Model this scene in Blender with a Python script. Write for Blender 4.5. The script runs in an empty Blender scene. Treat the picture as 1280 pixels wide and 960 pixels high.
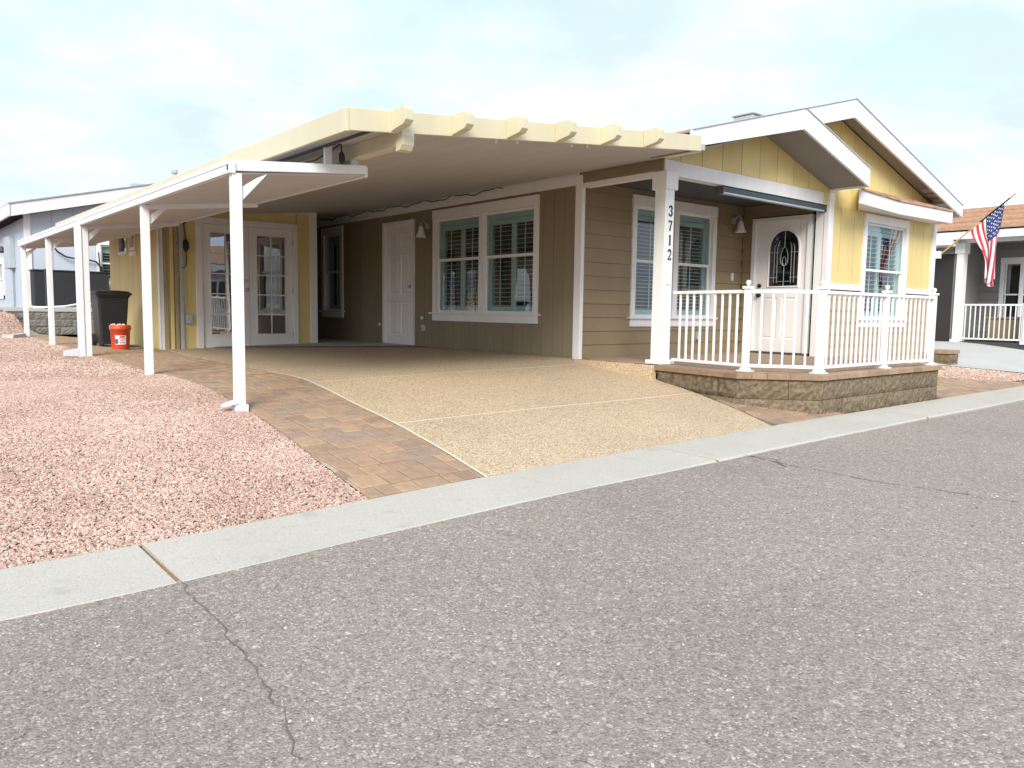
import bpy, bmesh, math, random
from mathutils import Vector, Matrix
random.seed(7)
D = bpy.data; S = bpy.context.scene; COL = S.collection
# ---------------------------------------------------------------- camera
# the origin is the photographer's eye; X runs along the street, Y away from it, Z up
cam_d = D.cameras.new('camera'); cam = D.objects.new('camera', cam_d); COL.objects.link(cam); S.camera = cam
cam_d.sensor_width = 36; cam_d.lens = 974 / 1280 * 36; cam_d.clip_start = .05; cam_d.clip_end = 2000
yaw, pitch, roll = (math.radians(a) for a in (39.85, 5.34, 0.805))
fw = Vector((math.sin(yaw) * math.cos(pitch), math.cos(yaw) * math.cos(pitch), -math.sin(pitch)))
rt = Vector((math.cos(yaw), -math.sin(yaw), 0)); up = rt.cross(fw)
r2 = rt * math.cos(roll) + up * math.sin(roll); u2 = -rt * math.sin(roll) + up * math.cos(roll)
cam.matrix_world = Matrix((r2, u2, -fw)).transposed().to_4x4()
# ---------------------------------------------------------------- light
SUN_EL, SUN_AZ = math.radians(35), math.radians(226)          # azimuth from +Y towards +X: behind the photographer's left
W = D.worlds.new('World'); S.world = W; W.use_nodes = True
nt = W.node_tree; N = nt.nodes; L = nt.links; N.clear()
def nd(N, t, **k):
    n = N.new(t)
    for a, b in k.items(): setattr(n, a, b)
    return n
out = nd(N, 'ShaderNodeOutputWorld'); mix = nd(N, 'ShaderNodeMixShader'); b1 = nd(N, 'ShaderNodeBackground'); b2 = nd(N, 'ShaderNodeBackground')
sky = nd(N, 'ShaderNodeTexSky'); sky.sky_type = 'NISHITA'; sky.sun_disc = False; sky.sun_elevation = SUN_EL; sky.sun_rotation = SUN_AZ
b1.inputs[1].default_value = .12; b2.inputs[1].default_value = .46
tc = nd(N, 'ShaderNodeTexCoord'); sep = nd(N, 'ShaderNodeSeparateXYZ'); L.new(tc.outputs['Generated'], sep.inputs[0])
# clouds lie on a flat layer: direction divided by its height
add = nd(N, 'ShaderNodeMath', operation='ADD'); add.inputs[1].default_value = .22
ab = nd(N, 'ShaderNodeMath', operation='ABSOLUTE'); L.new(sep.outputs[2], ab.inputs[0]); L.new(ab.outputs[0], add.inputs[0])
dv = nd(N, 'ShaderNodeVectorMath', operation='DIVIDE'); cmb = nd(N, 'ShaderNodeCombineXYZ')
for i in range(3): L.new(add.outputs[0], cmb.inputs[i])
L.new(tc.outputs['Generated'], dv.inputs[0]); L.new(cmb.outputs[0], dv.inputs[1])
n1 = nd(N, 'ShaderNodeTexNoise'); n1.inputs['Scale'].default_value = 1.5; n1.inputs['Detail'].default_value = 7; n1.inputs['Roughness'].default_value = .52; n1.inputs['Distortion'].default_value = .5
L.new(dv.outputs[0], n1.inputs['Vector'])
cr = nd(N, 'ShaderNodeValToRGB'); cr.color_ramp.elements[0].position = .30; cr.color_ramp.elements[0].color = (.5, .5, .5, 1)
cr.color_ramp.elements[1].position = .60; cr.color_ramp.elements[1].color = (1, 1, 1, 1); L.new(n1.outputs[0], cr.inputs[0])
n2 = nd(N, 'ShaderNodeTexNoise'); n2.inputs['Scale'].default_value = 2.3; n2.inputs['Detail'].default_value = 5; L.new(dv.outputs[0], n2.inputs['Vector'])
cc = nd(N, 'ShaderNodeValToRGB'); cc.color_ramp.elements[0].position = .40; cc.color_ramp.elements[0].color = (.64, .755, 1.0, 1)
cc.color_ramp.elements[1].position = .64; cc.color_ramp.elements[1].color = (.90, .95, 1.0, 1); L.new(n2.outputs[0], cc.inputs[0])
L.new(cc.outputs[0], b2.inputs[0]); L.new(sky.outputs[0], b1.inputs[0]); L.new(cr.outputs[0], mix.inputs[0])
L.new(b1.outputs[0], mix.inputs[1]); L.new(b2.outputs[0], mix.inputs[2]); L.new(mix.outputs[0], out.inputs[0])
sd = D.lights.new('sun', 'SUN'); so = D.objects.new('sun', sd); COL.objects.link(so); sd.energy = 1.5; sd.angle = math.radians(28); sd.color = (1, .95, .87)
sv = Vector((math.sin(SUN_AZ) * math.cos(SUN_EL), math.cos(SUN_AZ) * math.cos(SUN_EL), math.sin(SUN_EL)))
so.rotation_euler = sv.to_track_quat('Z', 'Y').to_euler(); so.location = (0, 0, 30)
S.view_settings.view_transform = 'Standard'; S.view_settings.look = 'None'; S.view_settings.gamma = 1; S.view_settings.exposure = 1.42
S.render.engine = 'CYCLES'; S.cycles.use_denoising = True; S.cycles.max_bounces = 10; S.cycles.diffuse_bounces = 8; S.cycles.transparent_max_bounces = 12
S.cycles.caustics_reflective = False; S.cycles.caustics_refractive = False
# ---------------------------------------------------------------- materials
MATS = {}
def newmat(name):
    m = D.materials.new(name); m.use_nodes = True; MATS[name] = m
    b = m.node_tree.nodes['Principled BSDF']
    return m, m.node_tree.nodes, m.node_tree.links, b
def ramp(N, stops):
    r = N.new('ShaderNodeValToRGB'); e = r.color_ramp.elements
    for i, (p, c) in enumerate(stops):
        x = e[i] if i < 2 else e.new(p)
        x.position = p; x.color = (*c, 1)
    return r
def paint(name, col, rough=.55, var=.06, scale=2.0, bump=0, bscale=80, rnd=0, streak=1.0, metal=0, stain=None):
    m, N, L, b = newmat(name)
    b.inputs['Roughness'].default_value = rough; b.inputs['Metallic'].default_value = metal
    tc = N.new('ShaderNodeTexCoord'); mp = N.new('ShaderNodeMapping'); mp.inputs['Scale'].default_value = (1, 1, streak)
    L.new(tc.outputs['Object'], mp.inputs[0])
    n = N.new('ShaderNodeTexNoise'); n.inputs['Scale'].default_value = scale; n.inputs['Detail'].default_value = 6; n.inputs['Roughness'].default_value = .6
    L.new(mp.outputs[0], n.inputs['Vector'])
    lo = tuple(c * (1 - var) for c in col); hi = tuple(min(1, c * (1 + var)) for c in col)
    r = ramp(N, [(.3, lo), (.7, hi)]); L.new(n.outputs[0], r.inputs[0]); last = r.outputs[0]
    if rnd:
        oi = N.new('ShaderNodeObjectInfo'); mr = N.new('ShaderNodeMapRange'); mr.inputs[3].default_value = 1 - rnd; mr.inputs[4].default_value = 1 + rnd
        L.new(oi.outputs['Random'], mr.inputs[0]); hs = N.new('ShaderNodeHueSaturation'); L.new(mr.outputs[0], hs.inputs['Value']); L.new(last, hs.inputs['Color']); last = hs.outputs[0]
    L.new(last, b.inputs['Base Color'])
    if bump:
        n2 = N.new('ShaderNodeTexNoise'); n2.inputs['Scale'].default_value = bscale; n2.inputs['Detail'].default_value = 4; L.new(mp.outputs[0], n2.inputs['Vector'])
        bp = N.new('ShaderNodeBump'); bp.inputs['Strength'].default_value = bump; bp.inputs['Distance'].default_value = .01; L.new(n2.outputs[0], bp.inputs['Height']); L.new(bp.outputs[0], b.inputs['Normal'])
    return m
def speck(name, stops, scale, var_stops, vscale=.5, rough=.9, bump=.5, dist=.006, fine=None, stain=(1.6, .56, .88)):
    """stones set in a bed: one colour per voronoi cell, multiplied by a slow tone drift"""
    m, N, L, b = newmat(name); b.inputs['Roughness'].default_value = rough
    tc = N.new('ShaderNodeTexCoord')
    v = N.new('ShaderNodeTexVoronoi'); v.inputs['Scale'].default_value = scale; L.new(tc.outputs['Object'], v.inputs['Vector'])
    sp = N.new('ShaderNodeSeparateColor'); L.new(v.outputs['Color'], sp.inputs[0])
    r = ramp(N, stops); L.new(sp.outputs[0], r.inputs[0]); last = r.outputs[0]
    if fine:
        v2 = N.new('ShaderNodeTexVoronoi'); v2.inputs['Scale'].default_value = fine[0]; L.new(tc.outputs['Object'], v2.inputs['Vector'])
        s2 = N.new('ShaderNodeSeparateColor'); L.new(v2.outputs['Color'], s2.inputs[0]); r2 = ramp(N, fine[1]); L.new(s2.outputs[0], r2.inputs[0])
        mx = N.new('ShaderNodeMix'); mx.data_type = 'RGBA'; mx.inputs[0].default_value = fine[2]; L.new(last, mx.inputs[6]); L.new(r2.outputs[0], mx.inputs[7]); last = mx.outputs[2]
    n = N.new('ShaderNodeTexNoise'); n.inputs['Scale'].default_value = vscale; n.inputs['Detail'].default_value = 5; L.new(tc.outputs['Object'], n.inputs['Vector'])
    rv = ramp(N, var_stops); L.new(n.outputs[0], rv.inputs[0])
    mu = N.new('ShaderNodeMix'); mu.data_type = 'RGBA'; mu.blend_type = 'MULTIPLY'; mu.inputs[0].default_value = 1; L.new(last, mu.inputs[6]); L.new(rv.outputs[0], mu.inputs[7])
    last = mu.outputs[2]
    n3 = N.new('ShaderNodeTexNoise'); n3.inputs['Scale'].default_value = stain[0]; n3.inputs['Detail'].default_value = 8; n3.inputs['Roughness'].default_value = .62; L.new(tc.outputs['Object'], n3.inputs['Vector'])
    r3 = ramp(N, [(stain[1], (1, 1, 1)), (stain[1] + .13, (stain[2],) * 3)]); L.new(n3.outputs[0], r3.inputs[0])
    m3 = N.new('ShaderNodeMix'); m3.data_type = 'RGBA'; m3.blend_type = 'MULTIPLY'; m3.inputs[0].default_value = 1; L.new(last, m3.inputs[6]); L.new(r3.outputs[0], m3.inputs[7])
    L.new(m3.outputs[2], b.inputs['Base Color'])
    inv = N.new('ShaderNodeMath'); inv.operation = 'SUBTRACT'; inv.inputs[0].default_value = 1; L.new(v.outputs['Distance'], inv.inputs[1])
    bp = N.new('ShaderNodeBump'); bp.inputs['Strength'].default_value = bump; bp.inputs['Distance'].default_value = dist; L.new(inv.outputs[0], bp.inputs['Height']); L.new(bp.outputs[0], b.inputs['Normal'])
    return m
def rndcol(name, stops, rough=.85, var=.12, scale=14, bump=.25, bscale=70, patch=False):
    """one colour per object (bricks, stones) with grain on top"""
    m, N, L, b = newmat(name); b.inputs['Roughness'].default_value = rough
    tc = N.new('ShaderNodeTexCoord'); oi = N.new('ShaderNodeObjectInfo'); r = ramp(N, stops); L.new(oi.outputs['Random'], r.inputs[0])
    n = N.new('ShaderNodeTexNoise'); n.inputs['Scale'].default_value = scale; n.inputs['Detail'].default_value = 6; n.inputs['Roughness'].default_value = .65; L.new(tc.outputs['Object'], n.inputs['Vector'])
    rv = ramp(N, [(.3, (1 - var * 1.6,) * 3), (.7, (1 + var,) * 3)]); L.new(n.outputs[0], rv.inputs[0])
    mu = N.new('ShaderNodeMix'); mu.data_type = 'RGBA'; mu.blend_type = 'MULTIPLY'; mu.inputs[0].default_value = 1; L.new(r.outputs[0], mu.inputs[6]); L.new(rv.outputs[0], mu.inputs[7]); L.new(mu.outputs[2], b.inputs['Base Color'])
    if patch:                                               # drifts of darker and redder stone across the yard
        g_ = N.new('ShaderNodeNewGeometry'); n4 = N.new('ShaderNodeTexNoise'); n4.inputs['Scale'].default_value = 1.1; n4.inputs['Detail'].default_value = 4; L.new(g_.outputs['Position'], n4.inputs['Vector'])
        r4 = ramp(N, [(.34, (.90, .84, .80)), (.5, (1.02, .99, .96)), (.66, (1.12, 1.10, 1.08))]); L.new(n4.outputs[0], r4.inputs[0])
        m4 = N.new('ShaderNodeMix'); m4.data_type = 'RGBA'; m4.blend_type = 'MULTIPLY'; m4.inputs[0].default_value = 1; L.new(mu.outputs[2], m4.inputs[6]); L.new(r4.outputs[0], m4.inputs[7]); L.new(m4.outputs[2], b.inputs['Base Color'])
    n2 = N.new('ShaderNodeTexNoise'); n2.inputs['Scale'].default_value = bscale; n2.inputs['Detail'].default_value = 5; L.new(tc.outputs['Object'], n2.inputs['Vector'])
    bp = N.new('ShaderNodeBump'); bp.inputs['Strength'].default_value = bump; bp.inputs['Distance'].default_value = .01; L.new(n2.outputs[0], bp.inputs['Height']); L.new(bp.outputs[0], b.inputs['Normal'])
    return m
def glassmat(name, tint, refl=.06, gl=(1, 1, 1)):
    m, N, L, b = newmat(name); N.remove(b); o = N['Material Output']
    t = N.new('ShaderNodeBsdfTransparent'); t.inputs[0].default_value = (*tint, 1); g = N.new('ShaderNodeBsdfGlossy'); g.inputs['Roughness'].default_value = .01; g.inputs[0].default_value = (*gl, 1)
    fr = N.new('ShaderNodeFresnel'); fr.inputs[0].default_value = 1.5; ad = N.new('ShaderNodeMath'); ad.operation = 'ADD'; ad.use_clamp = True; ad.inputs[1].default_value = refl; L.new(fr.outputs[0], ad.inputs[0])
    ge = N.new('ShaderNodeNewGeometry'); fb = N.new('ShaderNodeMath'); fb.operation = 'SUBTRACT'; fb.inputs[0].default_value = 1; L.new(ge.outputs['Backfacing'], fb.inputs[1])
    fm = N.new('ShaderNodeMath'); fm.operation = 'MULTIPLY'; L.new(fb.outputs[0], fm.inputs[0]); L.new(ad.outputs[0], fm.inputs[1])
    # panes are never quite flat: a slow wave bends what they mirror
    tc = N.new('ShaderNodeTexCoord'); n = N.new('ShaderNodeTexNoise'); n.inputs['Scale'].default_value = 1.3; L.new(tc.outputs['Object'], n.inputs['Vector'])
    bp = N.new('ShaderNodeBump'); bp.inputs['Strength'].default_value = .035; bp.inputs['Distance'].default_value = .05; L.new(n.outputs[0], bp.inputs['Height']); L.new(bp.outputs[0], g.inputs['Normal'])
    mx = N.new('ShaderNodeMixShader'); L.new(fm.outputs[0], mx.inputs[0]); L.new(t.outputs[0], mx.inputs[1]); L.new(g.outputs[0], mx.inputs[2]); L.new(mx.outputs[0], o.inputs[0])
    return m
white = paint('white_paint', (.80, .80, .79), .5, .05, 6, .08, 60, streak=.15)
awhite = paint('white_aluminium', (.81, .82, .83), .42, .05, 7, .06, 40, streak=.12)
cream = paint('cream_aluminium', (.62, .57, .395), .5, .06, 5, .06, 40, streak=.15)
yellow = paint('yellow_siding', (.72, .585, .255), .65, .06, 2.2, .15, 120, .035, .25)
tan = paint('tan_siding', (.29, .222, .128), .7, .07, 2.2, .2, 120, .05, .6)
brown = paint('brown_siding', (.245, .205, .13), .7, .08, 1.6, .2, 100, .04, .25)
belt = paint('tan_panel', (.40, .32, .20), .7, .06, 2, .2, 100, .04)
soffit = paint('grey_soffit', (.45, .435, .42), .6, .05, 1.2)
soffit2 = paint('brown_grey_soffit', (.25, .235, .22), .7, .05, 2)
fascia = paint('white_fascia', (.80, .79, .80), .5, .04, 2.5, streak=.5)
dark = paint('dark_room', (.012, .013, .016), .9, .1)
darkgrey = paint('charcoal_metal', (.055, .06, .065), .5, .1)
black = paint('black_plastic', (.018, .019, .021), .42, .15, 6, .1, 60)
rubber = paint('black_rubber', (.015, .015, .015), .6, .1)
steel = paint('satin_steel', (.5, .5, .5), .3, .05, metal=.9)
bronze = paint('dark_bronze', (.03, .027, .025), .4, .1, metal=.6)
galv = paint('galvanised_metal', (.42, .47, .50), .45, .08, 5)
shingle = rndcol('brown_shingle', [(0, (.38, .23, .145)), (.5, (.47, .285, .175)), (1, (.54, .34, .22))], .95, .2, 9, .5, 90)
greyroof = paint('grey_shingle', (.33, .32, .32), .95, .15, 9, .5, 90)
orange = paint('orange_plastic', (.70, .085, .03), .4, .05)
blue = paint('pale_blue_siding', (.52, .57, .65), .65, .05, 1.5, .1, 90, .03, .3)
bluefas = paint('pale_grey_fascia', (.72, .70, .72), .6, .05, 2)
greysid = paint('grey_siding', (.24, .232, .22), .7, .08, 2, .15, 80, .06)
cabinet = paint('dark_grey_metal', (.024, .025, .028), .8, .12, 2)
concrete = paint('grey_concrete', (.47, .47, .44), .9, .1, 1.8, .35, 110)
curbm = speck('curb_concrete', [(0, (.39, .365, .305)), (.08, (.47, .445, .38)), (.9, (.51, .485, .415)), (1, (.57, .545, .475))], 150, [(.3, (.93, .93, .93)), (.7, (1.04, 1.035, 1.03))], 1.2, .92, .25, .002, None, (5, .58, .86))
slabm = paint('pale_concrete', (.50, .49, .45), .9, .07, 1.0, .2, 60)
pstone = rndcol('paver_stone', [(0, (.28, .20, .14)), (.25, (.40, .265, .165)), (.45, (.34, .25, .175)), (.6, (.44, .295, .175)), (.8, (.36, .235, .155)), (1, (.31, .245, .19))])
capst = rndcol('cap_brick', [(0, (.25, .165, .105)), (.5, (.36, .245, .15)), (1, (.42, .30, .19))])
splitf = rndcol('split_face_block', [(0, (.19, .145, .09)), (1, (.225, .175, .11))], .95, .35, 26, 1.0, 75)
greyblk = rndcol('grey_block', [(0, (.17, .165, .155)), (1, (.25, .24, .22))], .95, .25, 18, .8, 50)
tealglass = glassmat('teal_window_glass', (.84, .93, .925), .05)
doorglass = glassmat('door_glass', (.60, .66, .70), .26)
darkglass = glassmat('leaded_glass', (.58, .64, .66), .05)
shutter = paint('white_shutter', (.56, .62, .62), .5, .02)
came = paint('lead_came', (.45, .47, .46), .35, .05, metal=.5)
doorw = paint('door_white', (.82, .805, .79), .45, .03)
asph = speck('asphalt', [(0, (.12, .104, .083)), (.2, (.228, .202, .166)), (.6, (.318, .276, .231)), (.86, (.380, .33, .277)), (.945, (.51, .457, .385)), (1, (.76, .70, .60))], 150,
             [(.28, (.88, .87, .86)), (.5, (1, .99, .98)), (.74, (1.08, 1.06, 1.04))], .55, .92, .6, .004, (62, [(0, (.16, .141, .116)), (.3, (.276, .239, .201)), (.9, (.332, .287, .241)), (.965, (.45, .405, .343)), (1, (.66, .61, .52))], .42), (2.2, .58, .90))
aggm = speck('exposed_aggregate', [(0, (.25, .16, .095)), (.14, (.40, .285, .175)), (.35, (.52, .395, .25)), (.75, (.60, .475, .315)), (1, (.74, .63, .46))], 125,
             [(.3, (.90, .90, .90)), (.7, (1.05, 1.04, 1.02))], .8, .75, .5, .004)
jointm = paint('cream_joint', (.76, .67, .49), .85, .06, 6)
bedm = speck('gravel_bed', [(0, (.09, .058, .045)), (.4, (.19, .125, .10)), (.8, (.30, .205, .165)), (1, (.44, .34, .28))], 60,
             [(.3, (.9, .9, .9)), (.7, (1.05, 1.03, 1.0))], .6, .95, .8, .01)
stonem = rndcol('pink_gravel', [(0, (.22, .13, .105)), (.2, (.43, .295, .24)), (.45, (.57, .43, .355)), (.65, (.48, .305, .24)), (.85, (.61, .495, .405)), (1, (.74, .66, .57))], .9, .12, 40, .1, 90, patch=True)
pebm = rndcol('road_pebble', [(0, (.2, .18, .17)), (.6, (.45, .40, .36)), (1, (.62, .57, .52))], .9, .1, 40, .1, 90)
crackm = paint('crack_dirt', (.14, .122, .103), .95, .2, 20)
dirtm = paint('joint_dirt', (.27, .175, .08), .95, .2, 30)
earth = speck('desert_soil', [(0, (.25, .18, .14)), (1, (.42, .32, .26))], 25, [(.3, (.9, .9, .9)), (.7, (1.05, 1.03, 1))], .05)
fwhite = paint('flag_white', (.78, .77, .78), .8, .02); fred = paint('flag_red', (.50, .035, .06), .8, .03); fblue = paint('flag_blue', (.025, .045, .16), .8, .03)
wood = paint('pole_wood', (.55, .36, .14), .5, .08, 8)
tanbox = paint('tan_wicker', (.34, .25, .14), .8, .15, 30, .4, 60)
# ---------------------------------------------------------------- mesh helpers
class MB:
    def __init__(s): s.v = []; s.f = []; s.mi = []
    def add(s, vs, fs, mi=0):
        o = len(s.v); s.v += [tuple(v) for v in vs]; s.f += [tuple(i + o for i in f) for f in fs]; s.mi += [mi] * len(fs); return s
    def box(s, x0, x1, y0, y1, z0, z1, mi=0):
        x0, x1 = sorted((x0, x1)); y0, y1 = sorted((y0, y1)); z0, z1 = sorted((z0, z1))
        return s.add([(x, y, z) for z in (z0, z1) for y in (y0, y1) for x in (x0, x1)],
                     [(0, 2, 3, 1), (4, 5, 7, 6), (0, 1, 5, 4), (2, 6, 7, 3), (0, 4, 6, 2), (1, 3, 7, 5)], mi)
    def loft(s, a, b, mi=0):
        """closed solid between two rings of the same length"""
        n = len(a); return s.add(list(a) + list(b), [tuple(range(n - 1, -1, -1)), tuple(range(n, 2 * n))] + [(i, (i + 1) % n, n + (i + 1) % n, n + i) for i in range(n)], mi)
    def rings(s, rs, cap=True, mi=0):
        n = len(rs[0]); vs = [p for r in rs for p in r]; fs = []
        for k in range(len(rs) - 1): fs += [(k * n + i, k * n + (i + 1) % n, (k + 1) * n + (i + 1) % n, (k + 1) * n + i) for i in range(n)]
        if cap: fs += [tuple(range(n - 1, -1, -1)), tuple(range((len(rs) - 1) * n, len(rs) * n))]
        return s.add(vs, fs, mi)
    def tube(s, pts, r, n=6, mi=0):
        pts = [Vector(p) for p in pts]; rs = []
        for i, p in enumerate(pts):
            t = (pts[min(i + 1, len(pts) - 1)] - pts[max(i - 1, 0)]).normalized()
            a = t.cross(Vector((0, 0, 1)) if abs(t.z) < .9 else Vector((1, 0, 0))).normalized(); b = t.cross(a)
            rr = r[i] if isinstance(r, (list, tuple)) else r
            rs.append([p + (a * math.cos(q) + b * math.sin(q)) * rr for q in (k * 2 * math.pi / n for k in range(n))])
        return s.rings(rs, True, mi)
    def lathe(s, c, prof, n=12, mi=0):
        c = Vector(c); return s.rings([[c + Vector((r * math.cos(k * 2 * math.pi / n), r * math.sin(k * 2 * math.pi / n), z)) for k in range(n)] for r, z in prof], True, mi)
    def build(s, name, mat, parent=None, base=None, smooth=False, bevel=0):
        m = D.meshes.new(name)
        if base is None and parent is not None:
            q = parent; base = Vector()
            while q is not None: base = base + q.location; q = q.parent
        b = Vector(base) if base is not None else Vector()
        m.from_pydata([(v[0] - b.x, v[1] - b.y, v[2] - b.z) for v in s.v], [], s.f)
        for mm in (mat if isinstance(mat, (list, tuple)) else [mat]): m.materials.append(mm)
        if any(s.mi): m.polygons.foreach_set('material_index', s.mi)
        bm = bmesh.new(); bm.from_mesh(m); bmesh.ops.recalc_face_normals(bm, faces=bm.faces); bm.to_mesh(m); bm.free()
        if smooth: m.polygons.foreach_set('use_smooth', [True] * len(m.polygons))
        o = D.objects.new(name, m); COL.objects.link(o)
        if parent is not None: o.parent = parent
        elif base is not None: o.location = b
        if bevel:
            md = o.modifiers.new('edge', 'BEVEL'); md.width = bevel; md.segments = 2; md.limit_method = 'ANGLE'
        return o
def tag(o, label, cat, group=None):
    o['label'] = label; o['category'] = cat
    if group: o['group'] = group
    return o
def thing(name, loc, label, cat, group=None):
    o = D.objects.new(name, None); o.location = loc; o.empty_display_size = .2; COL.objects.link(o); return tag(o, label, cat, group)
def struct(o): o['kind'] = 'structure'; return o
def stuff(o): o['kind'] = 'stuff'; return o
def again(o, dx, dy, dz, parent=None):
    """another of the same part: shares the mesh"""
    c = o.copy(); COL.objects.link(c); c.location = o.location + Vector((dx, dy, dz))
    if parent is not None: c.parent = parent
    return c
class F:
    """a wall's own axes: u along it, v up (world Z), d outwards"""
    def __init__(s, o, u, n): s.o = Vector(o); s.u = Vector(u); s.n = Vector(n)
    def p(s, u, v, d=0): return s.o + s.u * u + s.n * d + Vector((0, 0, v))
    def box(s, m, u0, u1, v0, v1, d0, d1, mi=0):
        return m.loft([s.p(*q, d0) for q in ((u0, v0), (u1, v0), (u1, v1), (u0, v1))], [s.p(*q, d1) for q in ((u0, v0), (u1, v0), (u1, v1), (u0, v1))], mi)
    def poly(s, m, pts, d0, d1, mi=0): return m.loft([s.p(u, v, d0) for u, v in pts], [s.p(u, v, d1) for u, v in pts], mi)
def cut(rects, h):
    """rectangles minus one hole"""
    res = []
    for (a, b, c, d) in rects:
        x0, x1, y0, y1 = max(a, h[0]), min(b, h[1]), max(c, h[2]), min(d, h[3])
        if x0 >= x1 or y0 >= y1: res.append((a, b, c, d)); continue
        if a < x0: res.append((a, x0, c, d))
        if x1 < b: res.append((x1, b, c, d))
        if c < y0: res.append((x0, x1, c, y0))
        if y1 < d: res.append((x0, x1, y1, d))
    return [r for r in res if r[1] - r[0] > .012 and r[3] - r[2] > .012]
def boards(f, parent, mat, u0, u1, v0, v1, holes, step, vertical, name, gap=.006, thick=.022, top=None, lap=.0):
    """siding piece by piece; top(u) trims vertical boards to a roof line"""
    a, b = (u0, u1) if vertical else (v0, v1); k = a
    while k < b - 1e-6:
        e = min(k + step, b)
        if e - k < .03: break
        r = [(k + gap / 2, e - gap / 2, v0, v1)] if vertical else [(u0, u1, k + gap / 2, e - gap / 2)]
        for h in holes: r = cut(r, h)
        for (p, q, c, d) in r:
            m = MB(); j = random.uniform(-.0012, .0012)
            if vertical and top and d >= v1 - 1e-6:
                tp, tq = top(p), top(q); ps = [(p, c), (q, c), (q, max(c + .001, tq))]
                mid = (p + q) / 2
                if abs(top(mid) - (tp + tq) / 2) > .004: ps.append((mid, top(mid)))
                ps.append((p, max(c + .001, tp)))
                f.poly(m, ps, -thick, j)
            elif lap and not vertical:
                m.loft([f.p(p, c, -thick), f.p(p, c, lap + j), f.p(p, d, j), f.p(p, d, -thick)], [f.p(q, c, -thick), f.p(q, c, lap + j), f.p(q, d, j), f.p(q, d, -thick)])
            else: f.box(m, p, q, c, d, -thick, j)
            m.build(name, mat, parent)
        k = e
# ---------------------------------------------------------------- the lie of the land
ZX = [(-60, -1.11), (.4, -1.095), (.9, -1.09), (2.13, -1.058), (2.96, -1.035), (6.7, -.995), (12.5, -.985), (80, -.985)]
def lerp(t, x):
    for (a, b), (c, d) in zip(t, t[1:]):
        if x <= c: return b if x <= a else b + (d - b) * (x - a) / (c - a)
    return t[-1][1]
def zc(x): return lerp(ZX, x)
def yb(x): return 3.75 + .015 * max(-20, min(40, x))
def sm(a, b, x):
    t = min(1, max(0, (x - a) / (b - a))); return t * t * (3 - 2 * t)
def ground(x, y):
    c = zc(x); b = yb(x); t = min(1, max(0, (y - b) / (7.3 - b))); zt = -.59 + .02 * min(0, max(-8, x - 7))
    z = c + (zt - c) * (1 - (1 - t) ** (1.4 - .22 * sm(3.8, 6.5, x)))
    z += (1 - sm(2.2, 3.6, x)) * .018 * max(0, min(y, 16) - 9)
    z += (1 - sm(2.25, 2.5, x)) * .42 * sm(15.9, 18.3, y)
    return z
def road(x, y):                      # the asphalt falls a little from the kerb towards the crown line under the photographer
    return zc(x) - .012 - .035 * max(0, min(1.4, 3.15 - y))
def sheet(xl, xr, y0, y1, nx, ny, zf, dz=0):
    m = MB(); vs = []
    for j in range(ny + 1):
        for i in range(nx + 1):
            t = j / ny
            s_ = i / nx
            yy0 = y0(xl(3.8) + (xr(3.8) - xl(3.8)) * s_) if callable(y0) else y0
            y = yy0 + (y1 - yy0) * t
            x = xl(y) + (xr(y) - xl(y)) * s_
            vs.append((x, y, zf(x, y) + dz))
    fs = [(j * (nx + 1) + i, j * (nx + 1) + i + 1, (j + 1) * (nx + 1) + i + 1, (j + 1) * (nx + 1) + i) for j in range(ny) for i in range(nx)]
    return m.add(vs, fs)
def const(c): return lambda y: c
PL = [(3.7, 2.14), (4.6, 2.19), (5.3, 2.25), (6, 2.28), (8, 2.35), (9.5, 2.31), (18, 2.30)]
PR = [(3.7, 2.95), (4.3, 3.02), (5, 3.08), (5.84, 3.12), (7, 3.24), (8.3, 3.26), (9.9, 3.32), (11.4, 3.42), (12.55, 3.53), (18, 3.53)]
pl = lambda y: lerp(PL, y); pr = lambda y: lerp(PR, y)
# far ground: one sheet to the horizon, under everything
m = MB(); g = [-400, -100, -30, -12, 0, 8.5, 20, 40, 100, 400]
vs = [(x, y, -1.45 if y < 9 else -1.0) for y in g for x in g]
m.add(vs, [(j * 10 + i, j * 10 + i + 1, (j + 1) * 10 + i + 1, (j + 1) * 10 + i) for j in range(9) for i in range(9)])
struct(m.build('ground', earth))
# street
street = struct(sheet(const(-60), const(80), -4.6, 3.2, 560, 26, road).build('street', asph))
def crack(pts, w):
    m = MB(); P = []
    for (x0, y0), (x1, y1) in zip(pts, pts[1:]):
        n = max(2, int(math.hypot(x1 - x0, y1 - y0) / .035))
        for i in range(n):
            t = i / n; P.append((x0 + (x1 - x0) * t + random.uniform(-.014, .014), y0 + (y1 - y0) * t + random.uniform(-.014, .014)))
    A = []
    for i, (x, y) in enumerate(P):
        q = P[min(i + 1, len(P) - 1)]; o = P[max(0, i - 1)]; dx, dy = q[0] - o[0], q[1] - o[1]; l = math.hypot(dx, dy) or 1
        ww = w * random.uniform(.1, 1.0) * (.65 + .35 * abs(math.sin(i * .21))); A.append(((x - dy / l * ww, y + dx / l * ww), (x + dy / l * ww, y - dx / l * ww)))
    vs = [(x, y, road(x, y) + .0035) for ab in A for x, y in ab]
    m.add(vs, [(2 * i, 2 * i + 1, 2 * i + 3, 2 * i + 2) for i in range(len(A) - 1)])
    return m.build('crack', crackm, street)
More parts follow.
